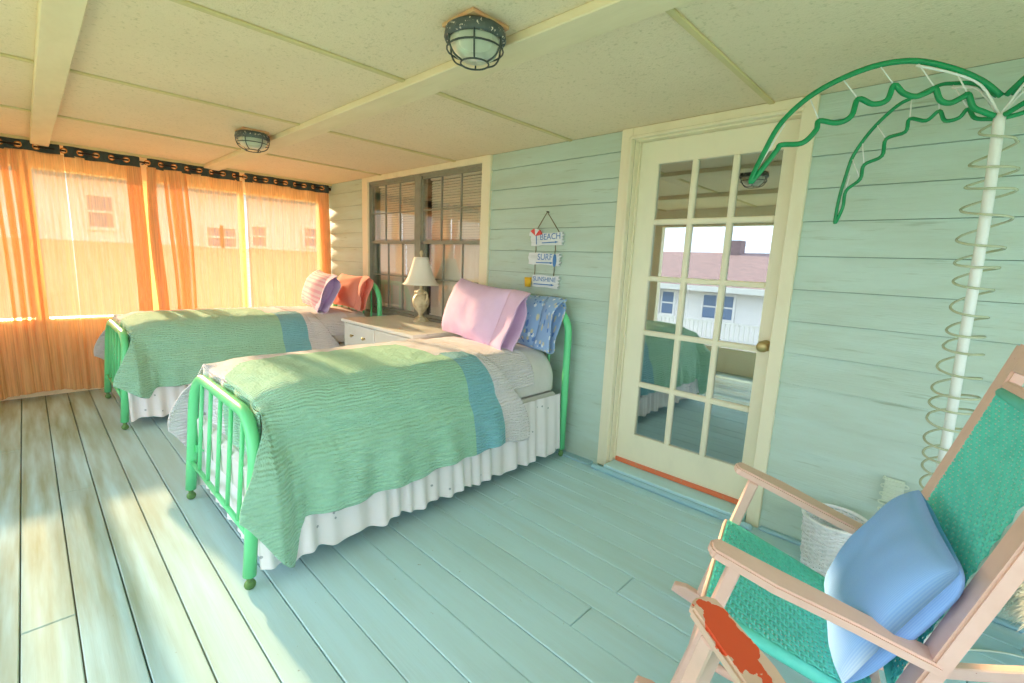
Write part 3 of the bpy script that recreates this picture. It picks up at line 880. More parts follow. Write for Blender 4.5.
# ------------------------------------------------------------------ table lamp
lp = tag(empty('table_lamp', (-3.585, -.115, .7655)), 'ivory urn table lamp with bell shade on the white dresser', 'lamp')
MB().lathe([(0, 0), (.072, 0), (.074, .012), (.060, .02), (.050, .034), (.030, .044)], 8).build('foot', m_lamp, lp)
u_ = MB(); u_.lathe([(.030, .044), (.022, .06), (.024, .075), (.044, .10), (.066, .135), (.076, .175), (.074, .21), (.058, .238), (.040, .25), (.044, .262), (.048, .27), (.03, .285), (.014, .295), (.012, .33)], 24,
             wob=lambda a, i: 1 + (.035 * math.cos(8 * a) if 3 <= i <= 7 else 0))
u_.build('urn', m_lamp, lp, smooth=True)
for s in (-1, 1):
    MB().tube(spline([(s * .040, 0, .252), (s * .075, 0, .272), (s * .098, 0, .25), (s * .092, 0, .215), (s * .070, 0, .19), (s * .078, 0, .165)], 5), .009, 8).build('handle', m_lamp, lp, smooth=True)
MB().tube([(0, 0, .33), (0, 0, .36)], .012, 8).build('socket', m_brass, lp, smooth=True)
hp = MB()
for s in (-1, 1): hp.tube(spline([(s * .012, 0, .345), (s * .05, 0, .40), (s * .055, 0, .50), (s * .03, 0, .57), (0, 0, .585)], 4), .0018, 5)
hp.build('harp', m_brass, lp, smooth=True)
shd = MB()
prf = []
for i in range(13):
    t = i / 12; prf.append((lerp(.162, .062, t ** .62), lerp(.338, .582, t)))
shd.lathe(prf, 48, wob=lambda a, i: 1 + .018 * abs(math.cos(4 * a)))
sh = shd.build('shade', m_shade, lp, smooth=True, solid=.003)
MB().tube([(.163 * (1 + .018 * abs(math.cos(4 * 2 * PI * i / 48))) * math.cos(2 * PI * i / 48), .163 * (1 + .018 * abs(math.cos(8 * PI * i / 48))) * math.sin(2 * PI * i / 48), .338) for i in range(48)], .003, 5, closed=True).build('lower_trim', m_shade, sh, smooth=True)
MB().tube([(.063 * math.cos(2 * PI * i / 32), .063 * math.sin(2 * PI * i / 32), .582) for i in range(32)], .003, 5, closed=True).build('upper_trim', m_shade, sh, smooth=True)
fn_ = MB(); fn_.lathe([(.004, .583), (.008, .592), (.013, .605), (.017, .62), (.012, .636), (.004, .645), (0, .647)], 12)
fn_.build('finial', m_lamp, lp, smooth=True)

# ------------------------------------------------------------------ hanging sign
sg = tag(empty('hanging_sign', (-2.19, -.03, 1.17)), 'three hanging white wooden beach signs on the mint wall', 'sign')
SO = (-2.19, -.03, 1.17)
def text_mesh(txt, size):
    cu = bpy.data.curves.new('t', 'FONT'); cu.body = txt; cu.size = size; cu.align_x = 'CENTER'; cu.align_y = 'CENTER'; cu.extrude = 0.0006
    ob = bpy.data.objects.new('t', cu); COL.objects.link(ob)
    dg = bpy.context.evaluated_depsgraph_get()
    me = ob.evaluated_get(dg).to_mesh()
    vs = [tuple(v.co) for v in me.vertices]; fs = [tuple(p.vertices) for p in me.polygons]
    ob.evaluated_get(dg).to_mesh_clear()
    bpy.data.objects.remove(ob); bpy.data.curves.remove(cu)
    return vs, fs
def sign_board(x0, x1, z0, z1, txt, tz, bar, tilt, tx, tsize):
    n = 4; poly = [(x0, z0 + .004), (x0 + .05, z0), (x0 + .12, z0 + .005), (x1 - .02, z0 - .003)]
    for i in range(n):
        za = lerp(z0, z1, i / n); zb = lerp(z0, z1, (i + .5) / n)
        poly += [(x1 + .006 * (i % 2), za + .002), (x1 - .022, zb)]
    poly += [(x1, z1), (x1 - .08, z1 - .004), (x0 + .1, z1 + .003), (x0 + .004, z1), (x0 - .006, lerp(z0, z1, .6)), (x0 + .004, lerp(z0, z1, .3))]
    cx, cz = (x0 + x1) / 2, (z0 + z1) / 2
    def rot(a, b):
        c, s = math.cos(tilt), math.sin(tilt); return cx + (a - cx) * c - (b - cz) * s, cz + (a - cx) * s + (b - cz) * c
    def fn(a, b, hh):
        a, b = rot(a, b); return (a, -.022 - hh, b)
    bd = MB().prism(poly, fn, .012).build('board', m_signb, sg, origin=SO)
    vs, fs = text_mesh(txt, tsize)
    tm = MB()
    tm.add([(rot(tx + a, tz + b)[0], -.0346 - c, rot(tx + a, tz + b)[1]) for a, b, c in vs], fs)
    tm.build('lettering', m_blueink, bd, origin=SO)
    ar = [(bar[0], bar[2]), (bar[1] - .03, bar[2]), (bar[1] - .03, bar[2] - .004), (bar[1], bar[2] + .004), (bar[1] - .03, bar[2] + .012), (bar[1] - .03, bar[2] + .008), (bar[0], bar[2] + .007)]
    MB().prism(ar, lambda a, b, hh: (rot(a, b)[0], -.0343 - hh, rot(a, b)[1]), .001).build('underline_arrow', m_blueink, bd, origin=SO)
    return bd
b1 = sign_board(-2.33, -2.03, 1.468, 1.556, 'BEACH', 1.527, (-2.225, -2.075, 1.484), .05, -2.15, .060)
b2 = sign_board(-2.345, -2.045, 1.330, 1.415, 'SURF', 1.385, (-2.27, -2.11, 1.343), .0, -2.19, .062)
b3 = sign_board(-2.30, -2.045, 1.170, 1.258, 'SUNSHINE', 1.228, (-2.285, -2.09, 1.188), .0, -2.185, .046)
for (pp) in (((-2.30, 1.555), (-2.194, 1.70), (-2.075, 1.558)),):
    MB().tube([(x, -.028, z) for x, z in pp], .0035, 6).build('twine', m_twine, sg, origin=SO)
for x in (-2.285, -2.105):
    MB().tube([(x, -.028, 1.470), (x + .004, -.03, 1.44), (x, -.028, 1.412)], .003, 6).build('twine', m_twine, sg, origin=SO)
    MB().tube([(x, -.028, 1.332), (x + .004, -.03, 1.29), (x, -.028, 1.256)], .003, 6).build('twine', m_twine, sg, origin=SO)
MB().tube([(-2.194, -.0, 1.70), (-2.194, -.035, 1.702)], .004, 6).build('nail', m_wire, sg, origin=SO)
# red and white beach umbrella ornament
um = MB(); um.tube([(-2.268, -.043, 1.475), (-2.278, -.043, 1.575)], .003, 6)
um = um.build('umbrella_ornament', m_blueink, sg, origin=SO)
for i in range(4):
    a0, a1 = PI * i / 4 + .12, PI * (i + 1) / 4 + .12
    poly = [(-2.28, 1.535)] + [(-2.28 + .058 * math.cos(lerp(a0, a1, q / 5)), 1.540 + .045 * math.sin(lerp(a0, a1, q / 5))) for q in range(6)]
    MB().prism(poly, lambda a, b, hh: (a, -.036 - hh, b), .012).build('umbrella_panel', m_red if i % 2 == 0 else m_signb, um, origin=SO)
bk = MB(); bk.lathe([(.0, 0), (.022, 0), (.027, .068), (.024, .068), (.02, .01), (0, .01)], 14, (-2.325, -.052, 1.168)); bk.build('bucket_ornament', m_yellow, sg, origin=SO, smooth=True)
MB().prism([(-2.097 + .014 * math.cos(2 * PI * i / 12), 1.365 + .045 * math.sin(2 * PI * i / 12)) for i in range(12)], lambda a, b, hh: (a, -.0345 - hh, b), .006).build('surfboard_ornament', m_blueink, sg, origin=SO)

# ------------------------------------------------------------------ rocking chairs
PIT, LA = .2675, .4716
SP, CP = math.sin(PIT), math.cos(PIT)
def fl(x): return x * SP / CP - .629 / CP          # floor line in the tilted chair frame
def weave_panel(fn, lu, lv, p=.0115):
    """twill of flat cords; fn(u, v, h) -> point with u, v in metres"""
    mb = MB(); nu, nv = int(lu / p), int(lv / p); hw = p * .43; am = .0028
    def over(i, k): return 1 if (i + k) % 4 < 2 else -1
    for k in range(nv):
        v = (k + .5) * p; vs = []; fs = []
        for i in range(nu + 1):
            u = min(i * p, lu); hh = am * (over(i, k) + over(i - 1, k)) * .5 if 0 < i < nu else 0
            hm = am * over(min(i, nu - 1), k)
            for (uu, h_) in ((u, hh),):
                vs += [fn(uu, v - hw, h_ - .001), fn(uu, v, h_ + .0014), fn(uu, v + hw, h_ - .001)]
        for i in range(nu):
            a = i * 3; fs += [(a, a + 3, a + 4, a + 1), (a + 1, a + 4, a + 5, a + 2)]
        mb.add(vs, fs)
    for k in range(nu):
        u = (k + .5) * p; vs = []; fs = []
        for i in range(nv + 1):
            v = min(i * p, lv); hh = -am * (over(k, i) + over(k, i - 1)) * .5 if 0 < i < nv else 0
            vs += [fn(u - hw, v, hh - .001), fn(u, v, hh + .0014), fn(u + hw, v, hh - .001)]
        for i in range(nv):
            a = i * 3; fs += [(a, a + 1, a + 4, a + 3), (a + 1, a + 2, a + 5, a + 4)]
        mb.add(vs, fs)
    return mb
OFF = Vector((.30, 0, fl(.30)))        # chair-frame point that touches the floor
chair_meshes = []
def make_chair(label, arm_mat=None, sd=0.0, kw=1.0):
    root = tag(empty('rocking_chair'), label, 'chair', 'porch rocking chairs')
    o = OFF
    def put(mb, name, m=m_wood, parent=root, **k): return mb.build(name, m, parent, origin=o, **k)
    # arms: paddle outline, wider in front
    for s in (1, -1):
        ctr = [(0.0, .303), (.15, .298), (.33, .274), (.455, .262), (.50, .258)]
        wd = [q * kw for q in (.034, .042, .035, .033, .031)]
        out = [(x, s * (y + w2)) for (x, y), w2 in zip(ctr, wd)]; inn = [(x, s * (y - w2)) for (x, y), w2 in zip(ctr, wd)]
        poly = [(-.012, s * .325), (-.018, s * .303), (-.012, s * .281)] + inn + out[::-1]
        if s < 0: poly = poly[::-1]
        put(MB().prism(poly, lambda a, b, hh: (a, b, -.028 + hh), .028), 'arm', arm_mat if (s > 0 and arm_mat) else m_wood, bevel=.006, seg=2)
    for s in (1, -1):
        put(MB().bar((.060, s * .285, -.028), (.074, s * .285, fl(.07) + .065), .05, .034, (1, 0, 0)), 'front_leg', bevel=.004)
    for s in (1, -1):
        put(MB().bar((.49, s * .247, fl(.49) + .055), (.497, s * .250, .70), .076, .036, (1, 0, 0)), 'back_post', bevel=.006, seg=2)
    # rockers
    for s in (1, -1):
        top = []; bot = []
        for i in range(25):
            x = lerp(-.03, .98, i / 24); zb = fl(x) + (x - .30) ** 2 / (2 * .95)
            bot.append((x, zb)); top.append((x, zb + (.05 if 0 < i < 24 else .03)))
        yc = s * lerp(.285, .247, .5)
        put(MB().prism(bot + top[::-1], lambda a, b, hh: (a, yc - .017 + hh, b), .034), 'rocker', bevel=.004)
    # seat frame and seat
    for s in (1, -1):
        put(MB().tube([(.045, s * .262, -.222 - sd), (.47, s * .228, -.232 - sd)], .018, 10), 'seat_rail', m_weave, smooth=True)
    put(MB().bar((.045, -.27, -.225 - sd), (.045, .27, -.225 - sd), .03, .03), 'seat_front_rail', bevel=.004)
    put(MB().bar((.472, -.235, -.225 - sd), (.472, .235, -.225 - sd), .03, .03), 'seat_back_rail', bevel=.004)
    def sf(u, v, hh):
        t = u / .43; hw = lerp(.262, .226, t); y = lerp(-hw, hw, v / .50)
        sag = .022 * math.sin(PI * min(1, max(0, t))) * math.sin(PI * min(1, max(0, v / .50)))
        return (.038 + u, y, -.204 - sd - .008 * t - sag + hh)
    st = put(weave_panel(sf, .43, .50), 'woven_seat', m_weave); st['kind'] = 'stuff'
    # back
    def bf(u, v, hh):
        y = lerp(.209, -.209, v / .42); bow = .02 * math.sin(PI * min(1, max(0, v / .42)))
        return (.476 + bow - hh, y, -.16 + u)
    bk = put(weave_panel(bf, .72, .42), 'woven_back', m_weave); bk['kind'] = 'stuff'
    put(MB().tube([(.486, -.21, .562), (.486, .21, .562)], .015, 10), 'back_rail', m_weave, smooth=True)
    put(MB().tube([(.486, -.21, -.165), (.486, .21, -.165)], .014, 10), 'back_rail', m_weave, smooth=True)
    put(MB().bar((.488, -.21, .586), (.488, .21, .586), .022, .024), 'back_slat', bevel=.004)
    cr = [(-.212, .625), (.212, .625)] + [(lerp(.212, -.212, i / 10), .692 + .028 * math.sin(PI * i / 10)) for i in range(11)]
    put(MB().prism(cr, lambda a, b, hh: (.476 + hh, a, b), .022), 'crest_rail', bevel=.004)
    # stretchers
    put(MB().tube([(.07, -.275, -.40), (.07, .275, -.40)], .012, 8), 'stretcher', smooth=True)
    put(MB().tube([(.49, -.24, -.36), (.49, .24, -.36)], .012, 8), 'stretcher', smooth=True)
    for s in (1, -1):
        put(MB().tube([(.07, s * .282, -.36), (.49, s * .247, -.34)], .012, 8), 'side_stretcher', smooth=True)
        b = MB(); b.lathe([(0, 0), (.007, 0), (.007, .004), (0, .006)], 8); b.v = [(.063 + q[0], s * (.303 + q[2]), -.10 + q[1]) for q in b.v]
        put(b, 'bolt', m_wire)
    return root
def place_chair(root, T, yaw):
    Rm = Matrix.Rotation(yaw, 4, 'Z') @ Matrix.Rotation(PIT, 4, 'Y')
    root.rotation_euler = Rm.to_euler(); root.location = Vector(T) + Rm.to_3x3() @ OFF
    return Rm
# chipped red paint on one arm
m_chip = mat('pink_paint_chipped_to_red', (226, 190, 170), 0.5, coords='object')
_n, _l, _b = nodes_of(m_chip)
tc = _n.new('ShaderNodeTexCoord')
nzz = _n.new('ShaderNodeTexNoise'); nzz.inputs['Scale'].default_value = 26; nzz.inputs['Detail'].default_value = 5
_l.new(tc.outputs['Object'], nzz.inputs['Vector'])
sb = _n.new('ShaderNodeVectorMath'); sb.operation = 'SUBTRACT'; sb.inputs[1].default_value = (.075 - .30, .298, -fl(.30))
_l.new(tc.outputs['Object'], sb.inputs[0])
scv = _n.new('ShaderNodeVectorMath'); scv.operation = 'MULTIPLY'; scv.inputs[1].default_value = (1 / .085, 1 / .040, 1 / .03)
_l.new(sb.outputs[0], scv.inputs[0])
ln = _n.new('ShaderNodeVectorMath'); ln.operation = 'LENGTH'; _l.new(scv.outputs[0], ln.inputs[0])
m1 = _n.new('ShaderNodeMath'); m1.operation = 'MULTIPLY_ADD'; m1.inputs[1].default_value = 1.6; _l.new(nzz.outputs['Fac'], m1.inputs[0]); _l.new(ln.outputs['Value'], m1.inputs[2])
m2 = _n.new('ShaderNodeMath'); m2.operation = 'LESS_THAN'; m2.inputs[1].default_value = 1.75; _l.new(m1.outputs[0], m2.inputs[0])
mx = _n.new('ShaderNodeMix'); mx.data_type = 'RGBA'; _l.new(m2.outputs[0], mx.inputs[0]); mx.inputs[6].default_value = lin((226, 190, 170)); mx.inputs[7].default_value = lin((226, 88, 52))
_l.new(mx.outputs[2], _b.inputs['Base Color'])

T1 = Vector((-.4404, -1.1164, .629)); YAW1 = .2255
c1 = make_chair('pink painted rocking chair holding the blue pillow, green woven seat and back')
R1 = place_chair(c1, T1, YAW1)
c2 = make_chair('rocking chair at the bottom edge with red chipped paint on its arm', m_chip, .06, 1.12)
YAW2 = -.378
lat = Matrix.Rotation(YAW2, 3, 'Z') @ Vector((0, .303, 0))
place_chair(c2, Vector((-.308, -1.657, .629)) - lat, YAW2)

# throw pillow on the rocking chair
S_ = .215
tp = MB()
def tpf(sgn):
    def fn(u, v):
        a, b = u * 2 - 1, v * 2 - 1
        pin = 1 - .045 * ((1 - a * a) * abs(b) ** 3)
        pin2 = 1 - .045 * ((1 - b * b) * abs(a) ** 3)
        th = .072 * (max(0, 1 - a ** 4) ** .6) * (max(0, 1 - b ** 4) ** .6)
        cr_ = 1 - .040 * (a * a * b * b) ** 4
        wr = .010 * noise.noise(Vector((a * 2.2, b * 2.2, sgn * 4))) * (1 - max(abs(a), abs(b)) ** 6)
        return (sgn * (th + wr * (1 if th > .01 else 0)), a * S_ * pin2 * cr_, b * S_ * pin * cr_)
    return fn
tp.grid(tpf(1), 30, 30, uvfn=lambda u, v: (u * .45, v * .45)); tp.grid(tpf(-1), 30, 30, uvfn=lambda u, v: (u * .45, v * .45))
tpl = Vector((.402, -.060, .018))
tr_ = R1.to_3x3() @ (Matrix.Rotation(.021, 3, 'Z') @ Matrix.Rotation(.122, 3, 'Y') @ Matrix.Rotation(.044, 3, 'X'))
tpo = tp.build('throw_pillow', m_pthrow, smooth=True, merge=.0008)
tpo.matrix_world = Matrix.Translation(T1 + R1.to_3x3() @ tpl) @ tr_.to_4x4()
tag(tpo, 'square blue pinstripe throw pillow sitting in the rocking chair', 'pillow')

# ------------------------------------------------------------------ rope light palm tree
pt = tag(empty('palm_rope_light', (.036, -.30, 0)), 'rope light palm tree with white pole and green fronds by the wall', 'light')
PO = (.036, -.30, 0)
pole = [(.036, -.30, .012), (.034, -.30, .4), (.032, -.30, .709), (.023, -.30, 1.077), (.015, -.30, 1.418), (.009, -.30, 1.621), (.002, -.30, 1.762), (-.005, -.30, 1.90)]
pc = spline(pole, 4)
MB().tube(pc, .0160, 14).build('pole', m_rope_white, pt, origin=PO, smooth=True)
bs = MB(); bs.lathe([(0, 0.0005), (.12, .0005), (.13, .008), (.03, .014), (.022, .03), (0, .03)], 24, (.036, -.30, 0)); bs.build('base', m_rope_white, pt, origin=PO, smooth=True)
# spiral tube, loops closer together towards the floor
cl = []
z = 1.875; a = 2.0; rn = random.Random(5)
while z > .03:
    t = z / 1.875
    pi_ = min(range(len(pc)), key=lambda i: abs(pc[i].z - z)); c = pc[pi_]
    rad = (.058 + .008 * math.sin(z * 9)) * (1.0 if z < 1.80 else .85)
    cl.append((c.x + rad * math.cos(a), c.y + rad * math.sin(a), z + .012 * math.sin(a + .8)))
    a += 2 * PI / 26
    z -= lerp(.048, .088, smooth(t)) * (1 + .25 * math.sin(a / 6.28 * 1.9)) / 26
MB().tube(cl, .0042, 7).build('spiral_tube', m_coil, pt, origin=PO, smooth=True)
f1 = [(-0.011, -0.304, 1.957), (-0.064, -0.336, 2.005), (-0.138, -0.381, 2.046), (-0.235, -0.44, 2.076), (-0.33, -0.497, 2.069), (-0.423, -0.553, 2.03), (-0.506, -0.603, 1.972), (-0.576, -0.645, 1.885), (-0.613, -0.667, 1.788), (-0.64, -0.684, 1.696)]
s1 = [(-0.579, -0.647, 1.788), (-0.567, -0.64, 1.809), (-0.508, -0.604, 1.815), (-0.474, -0.584, 1.859), (-0.469, -0.581, 1.89), (-0.419, -0.55, 1.882), (-0.383, -0.529, 1.904), (-0.372, -0.522, 1.96), (-0.331, -0.497, 1.942), (-0.295, -0.475, 1.954), (-0.283, -0.468, 2.002), (-0.256, -0.452, 1.975), (-0.222, -0.432, 1.963), (-0.188, -0.411, 1.979), (-0.176, -0.404, 1.986), (-0.159, -0.393, 1.949), (-0.132, -0.377, 1.939), (-0.103, -0.36, 1.957), (-0.091, -0.353, 1.963), (-0.074, -0.342, 1.924), (-0.047, -0.326, 1.908), (-0.018, -0.308, 1.894)]
f2 = [(-0.021, -0.295, 1.961), (-0.065, -0.28, 2.004), (-0.098, -0.27, 2.025), (-0.143, -0.256, 2.037), (-0.182, -0.243, 2.042), (-0.255, -0.219, 2.02), (-0.297, -0.206, 2.003), (-0.355, -0.187, 1.949), (-0.396, -0.174, 1.891), (-0.424, -0.165, 1.832), (-0.436, -0.161, 1.768), (-0.449, -0.157, 1.673), (-0.452, -0.156, 1.585)]
s2 = [(-0.43, -0.163, 1.634), (-0.427, -0.164, 1.7), (-0.382, -0.179, 1.742), (-0.376, -0.181, 1.797), (-0.32, -0.198, 1.822), (-0.315, -0.2, 1.885), (-0.257, -0.219, 1.899), (-0.25, -0.221, 1.944), (-0.199, -0.237, 1.926), (-0.166, -0.248, 1.951), (-0.145, -0.255, 1.913), (-0.108, -0.267, 1.913), (-0.088, -0.273, 1.938), (-0.065, -0.28, 1.902), (-0.017, -0.296, 1.887)]
def frond(fa, sa, r, rib):
    pts = spline(fa + [tuple(Vector(fa[-1]) + Vector((.004, .003, -.012)))] + sa, 5)
    fo = MB().tube(pts, r, 8).build('frond', m_gtube, pt, origin=PO, smooth=True)
    stem = spline([(-.005, -.30, 1.895)] + [tuple(Vector(p) + Vector((0, 0, -.014))) for p in fa[1:4]], 4)
    MB().tube(stem, .0042, 6).build('stem_wire', m_rope_white, fo, origin=PO, smooth=True)
    tip_ = spline([tuple(Vector(fa[-3]) + Vector((.012, .004, -.004))), tuple(Vector(fa[-1]) + Vector((.008, .004, .012))), tuple(Vector(sa[0]) + Vector((-.004, 0, -.006)))], 4)
    MB().tube(tip_, .0028, 6).build('tip_wire', m_rope_white, fo, origin=PO, smooth=True)
    for i, j in rib:
        MB().tube([fa[i], sa[j]], .0024, 5).build('strut', m_rope_white, fo, origin=PO, smooth=True)
    return fo
frond(f1, s1, .0095, [(2, 18), (3, 14), (4, 10), (5, 7), (6, 4)])
frond(f2, s2, .0068, [(3, 12), (4, 9), (5, 7), (7, 5), (8, 3), (9, 2)])
def mirror(pts, ang, kx):
    o = []
    for x, y, z in pts:
        v = Vector((x + .005, y + .30, 0)); dd = v.length * kx
        o.append((-.005 + dd * math.cos(ang), -.30 + dd * math.sin(ang), z))
    return o
frond(mirror(f1, R_(-40), 1.0), mirror(s1, R_(-40), 1.0), .0085, [(2, 18), (3, 14), (4, 10), (5, 7), (6, 4)])
frond(mirror(f2, R_(14), 1.0), mirror(s2, R_(14), 1.0), .0075, [(3, 12), (4, 9), (5, 7), (7, 5), (8, 3)])

# ------------------------------------------------------------------ wicker basket
wk = tag(empty('wicker_basket', (-.262, -.225, 0)), 'round white wicker wastebasket on the floor by the wall', 'basket')
H_b = .285
def rb(z): return lerp(.098, .122, z / H_b)
stk = MB()
for i in range(28):
    a = 2 * PI * i / 28
    stk.tube([(rb(z) * math.cos(a), rb(z) * math.sin(a), z) for z in (.004, .1, .2, H_b - .005)], .0032, 5)
stk.build('stakes', m_basket, wk, smooth=True)
wv = MB(); nrow = 26
for k in range(nrow):
    zc = .008 + (H_b - .016) * (k + .5) / nrow; hh = (H_b - .016) / nrow * .46
    vs = []; fs = []; n = 112
    for i in range(n):
        a = 2 * PI * i / n; r = rb(zc) + .0042 * math.cos(14 * a + k * PI)
        for dr_, dz in ((-.001, -hh), (.0022, 0), (-.001, hh)):
            vs.append(((r + dr_) * math.cos(a), (r + dr_) * math.sin(a), zc + dz))
    for i in range(n):
        a = i * 3; b = ((i + 1) % n) * 3
        fs += [(a, b, b + 1, a + 1), (a + 1, b + 1, b + 2, a + 2)]
    wv.add(vs, fs)
wv = wv.build('woven_wall', m_basket, wk, smooth=True); wv['kind'] = 'stuff'
for z in (.10, .20):
    MB().tube([(( rb(z) + .006) * math.cos(2 * PI * i / 40), (rb(z) + .006) * math.sin(2 * PI * i / 40), z) for i in range(40)], .003, 6, closed=True).build('band', m_basket, wk, smooth=True)
MB().tube([(.125 * math.cos(2 * PI * i / 64), .125 * math.sin(2 * PI * i / 64), H_b + .004 * math.sin(PI * i)) for i in range(64)], .008, 8, closed=True).build('rim', m_basket, wk, smooth=True)
bb = MB(); bb.lathe([(0, .004), (.098, .004), (.098, .01), (0, .01)], 28); bb.build('bottom', m_basket, wk)

# ------------------------------------------------------------------ outlet and folded cord on the wall
ou = tag(empty('wall_outlet', (-.10, -.018, .40)), 'pale outlet plate with bundled cord low on the mint wall', 'outlet')
OO = (-.10, -.018, .40)
MB().box(-.135, -.065, -.026, -.0175, .35, .465).build('plate', m_outlet, ou, origin=OO, bevel=.003)
MB().box(-.118, -.082, -.029, -.026, .415, .445).build('socket', m_outlet, ou, origin=OO, bevel=.002)
pts = []
for i in range(9):
    zz = .47 - i * .019
    sx = -.135 if i % 2 == 0 else -.06
    pts += [(sx, -.036, zz + .003), (sx, -.036, zz - .012)]
MB().tube(spline(pts, 4), .0035, 6).build('bundled_cord', m_outlet, ou, origin=OO, smooth=True)

# ------------------------------------------------------------------ shaggy stool and floor cord at the right edge
ss = tag(empty('shaggy_stool', (.47, -.295, 0)), 'low stool with shaggy white cover behind the rocking chair', 'stool')
cu_ = MB(); cu_.lathe([(0, .45), (.13, .45), (.18, .43), (.205, .38), (.20, .26), (.18, .235), (0, .235)], 28); cu_.build('cushion', m_shag, ss, smooth=True)
fu = MB(); rn = random.Random(2)
for i in range(5200):
    a = rn.uniform(0, 2 * PI); z = rn.uniform(.235, .45); r = .205 if z < .40 else rn.uniform(.02, .205)
    if z > .40: z = .45 - .05 * (r / .205) ** 4
    p = Vector((r * math.cos(a), r * math.sin(a), z)); o_ = Vector((math.cos(a), math.sin(a), -.9 if z < .40 else .3))
    e = p + o_ * rn.uniform(.015, .035) + Vector((rn.uniform(-.012, .012), rn.uniform(-.012, .012), rn.uniform(-.02, .01)))
    s_ = Vector((-math.sin(a), math.cos(a), 0)) * .0028
    fu.add([p - s_, p + s_, e], [(0, 1, 2)])
fu = fu.build('shag_pile', m_shag, ss); fu['kind'] = 'stuff'
for i in range(4):
    a = PI / 4 + i * PI / 2
    MB().tube([(.13 * math.cos(a), 0.13 * math.sin(a), .24), (.165 * math.cos(a), .165 * math.sin(a), .0)], .009, 8).build('leg', m_rope_white, ss, smooth=True)
cd = MB().tube(spline([(.175, -.36, .005), (.21, -.32, .005), (.32, -.235, .005), (.5, -.18, .005), (.72, -.12, .005)], 6), .0045, 6)
tag(cd.build('power_cord', m_outlet, smooth=True, origin=(.21, -.32, 0)), 'pale power cord on the floor behind the rocking chair', 'cord')

# ------------------------------------------------------------------ outside
struct(box('ground', m_ground, (-90, 90, -90, 60, -3.3, -3.2)))
def house(loc, rz, Wd, Dp, zb, ze, zr, label, wins, rail=False):
    root = tag(empty('house', loc, (0, 0, rz)), label, 'house', 'neighbouring houses')
    MB().box(-Wd / 2, Wd / 2, 0, Dp, zb, ze).build('wall', m_hwall, root)
    ov = .45
    rp = [(-ov, ze - .1), (Dp / 2, zr), (Dp + ov, ze - .1), (Dp + ov, ze + .05), (Dp / 2, zr + .18), (-ov, ze + .05)]
    rf = MB().prism(rp, lambda a, b, hh: (-Wd / 2 - ov + hh, a, b), Wd + 2 * ov).build('roof', m_roof, root)
    MB().box(Wd * .12, Wd * .12 + .6, Dp / 2 - .3, Dp / 2 + .3, zr - .2, zr + .7).build('chimney', m_roof, rf)
    MB().box(-Wd / 2 - ov, Wd / 2 + ov, -ov - .03, -ov, ze - .16, ze + .06).build('fascia', m_hwall, rf)
    g = MB().add([(-Wd / 2, 0, ze), (-Wd / 2, Dp, ze), (-Wd / 2, Dp / 2, zr)], [(0, 1, 2)]).add([(Wd / 2, 0, ze), (Wd / 2, Dp, ze), (Wd / 2, Dp / 2, zr)], [(0, 2, 1)])
    g.build('gable', m_hwall, root)
    for (x, z, ww, wh) in wins:
        f = MB()
        t = .09
        f.box(x - ww / 2 - t, x - ww / 2, -.06, .01, z - wh / 2 - t, z + wh / 2 + t).box(x + ww / 2, x + ww / 2 + t, -.06, .01, z - wh / 2 - t, z + wh / 2 + t)
        f.box(x - ww / 2, x + ww / 2, -.06, .01, z + wh / 2, z + wh / 2 + t).box(x - ww / 2, x + ww / 2, -.06, .01, z - wh / 2 - t, z - wh / 2).box(x - ww / 2, x + ww / 2, -.05, .0, z - .03, z + .03)
        f = f.build('window', m_hwall, root)
        MB().box(x - ww / 2, x + ww / 2, -.02, -.005, z - wh / 2, z - .03).build('pane', m_hglass, f)
        MB().box(x - ww / 2, x + ww / 2, -.02, -.005, z + .03, z + wh / 2).build('pane', m_hglass, f)
    if rail:
        r = MB(); zz0, zz1 = rail
        r.box(-Wd / 2, Wd / 2, -1.9, -1.82, zz1 - .06, zz1).box(-Wd / 2, Wd / 2, -1.9, -1.82, zz0 + .08, zz0 + .14)
        x = -Wd / 2
        while x < Wd / 2:
            r.box(x, x + .05, -1.88, -1.84, zz0, zz1); x += .16
        r.build('balcony_railing', m_hwall, root)
        MB().box(-Wd / 2, Wd / 2, -1.95, 0, zz0 - .2, zz0).build('balcony_deck', m_hwall, root)
    return root
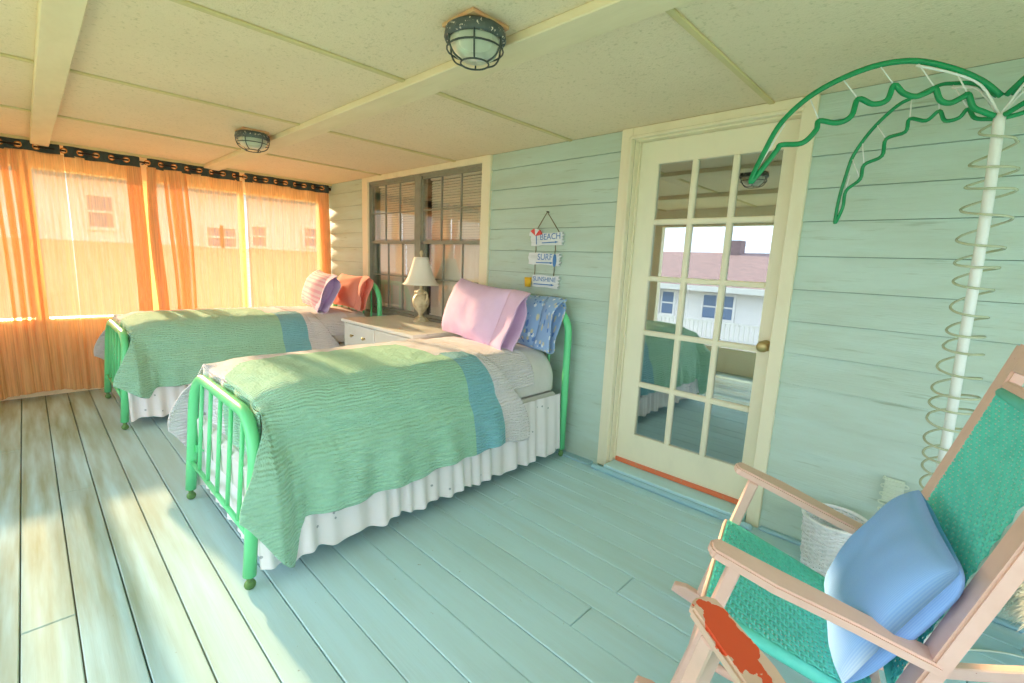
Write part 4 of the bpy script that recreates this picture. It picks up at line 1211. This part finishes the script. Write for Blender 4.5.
house((-6.2, -16.0, 0), PI, 9.0, 6.4, -3.2, .70, 2.0, 'pale house with grey shingle roof and balcony reflected in the door glass',
      [(3.4, -.05, .5, .9), (2.75, -.05, .5, .9), (1.0, -.05, .5, .9), (.35, -.05, .5, .9), (-1.6, -.05, .5, .9), (-2.25, -.05, .5, .9)], (-1.3, -.42))
h2 = house((-17.0, 1.5, 0), PI / 2, 13.0, 7.0, -3.2, 3.25, 3.6, 'pale neighbouring house seen through the orange curtains',
      [(.02, 1.72, .34, .55), (.45, 1.72, .34, .55), (1.32, 1.82, .4, .6), (-2.6, 2.2, .5, .8), (3.0, 1.9, .4, .6)])
MB().prism([(0, 1.42), (-3.2, -.35), (-3.2, -.5), (0, 1.2)], lambda a, b, hh: (-6.5 + hh, a, b), 13.0).build('porch_roof', m_tan, h2)
MB().box(-6.5, 6.5, -.02, 0, 1.38, 1.46).build('flashing', m_hwall, h2)
def tree(loc, hgt, rad, label, seed):
    rn = random.Random(seed)
    root = tag(empty('tree', loc), label, 'tree', 'trees across the yard')
    MB().tube([(0, 0, 0), (.05, .03, hgt * .35), (0, 0, hgt * .75)], [.16, .12, .06], 8).build('trunk', m_bark, root, smooth=True)
    lv = MB()
    blobs = [(Vector((rn.uniform(-1, 1), rn.uniform(-1, 1), rn.uniform(-.7, .9))) * rad * .6, rn.uniform(.45, .65) * rad) for _ in range(9)]
    for i in range(3200):
        c, r = rn.choice(blobs)
        d = Vector((rn.gauss(0, 1), rn.gauss(0, 1), rn.gauss(0, 1))).normalized()
        p = Vector((0, 0, hgt * .72)) + c + d * r * rn.uniform(.8, 1.05)
        a = Vector((rn.gauss(0, 1), rn.gauss(0, 1), rn.gauss(0, 1))).normalized() * .11; b = a.orthogonal().normalized() * .06
        lv.add([p - a, p + b, p + a, p - b], [(0, 1, 2, 3)])
    o = lv.build('foliage', m_tree, root); o['kind'] = 'stuff'
tree((-14.4, -13.5, -3.2), 5.6, 1.9, 'round green tree left of the balcony house', 1)
tree((-19.5, -19.0, -3.2), 6.2, 2.2, 'taller green tree farther left of the balcony house', 2)
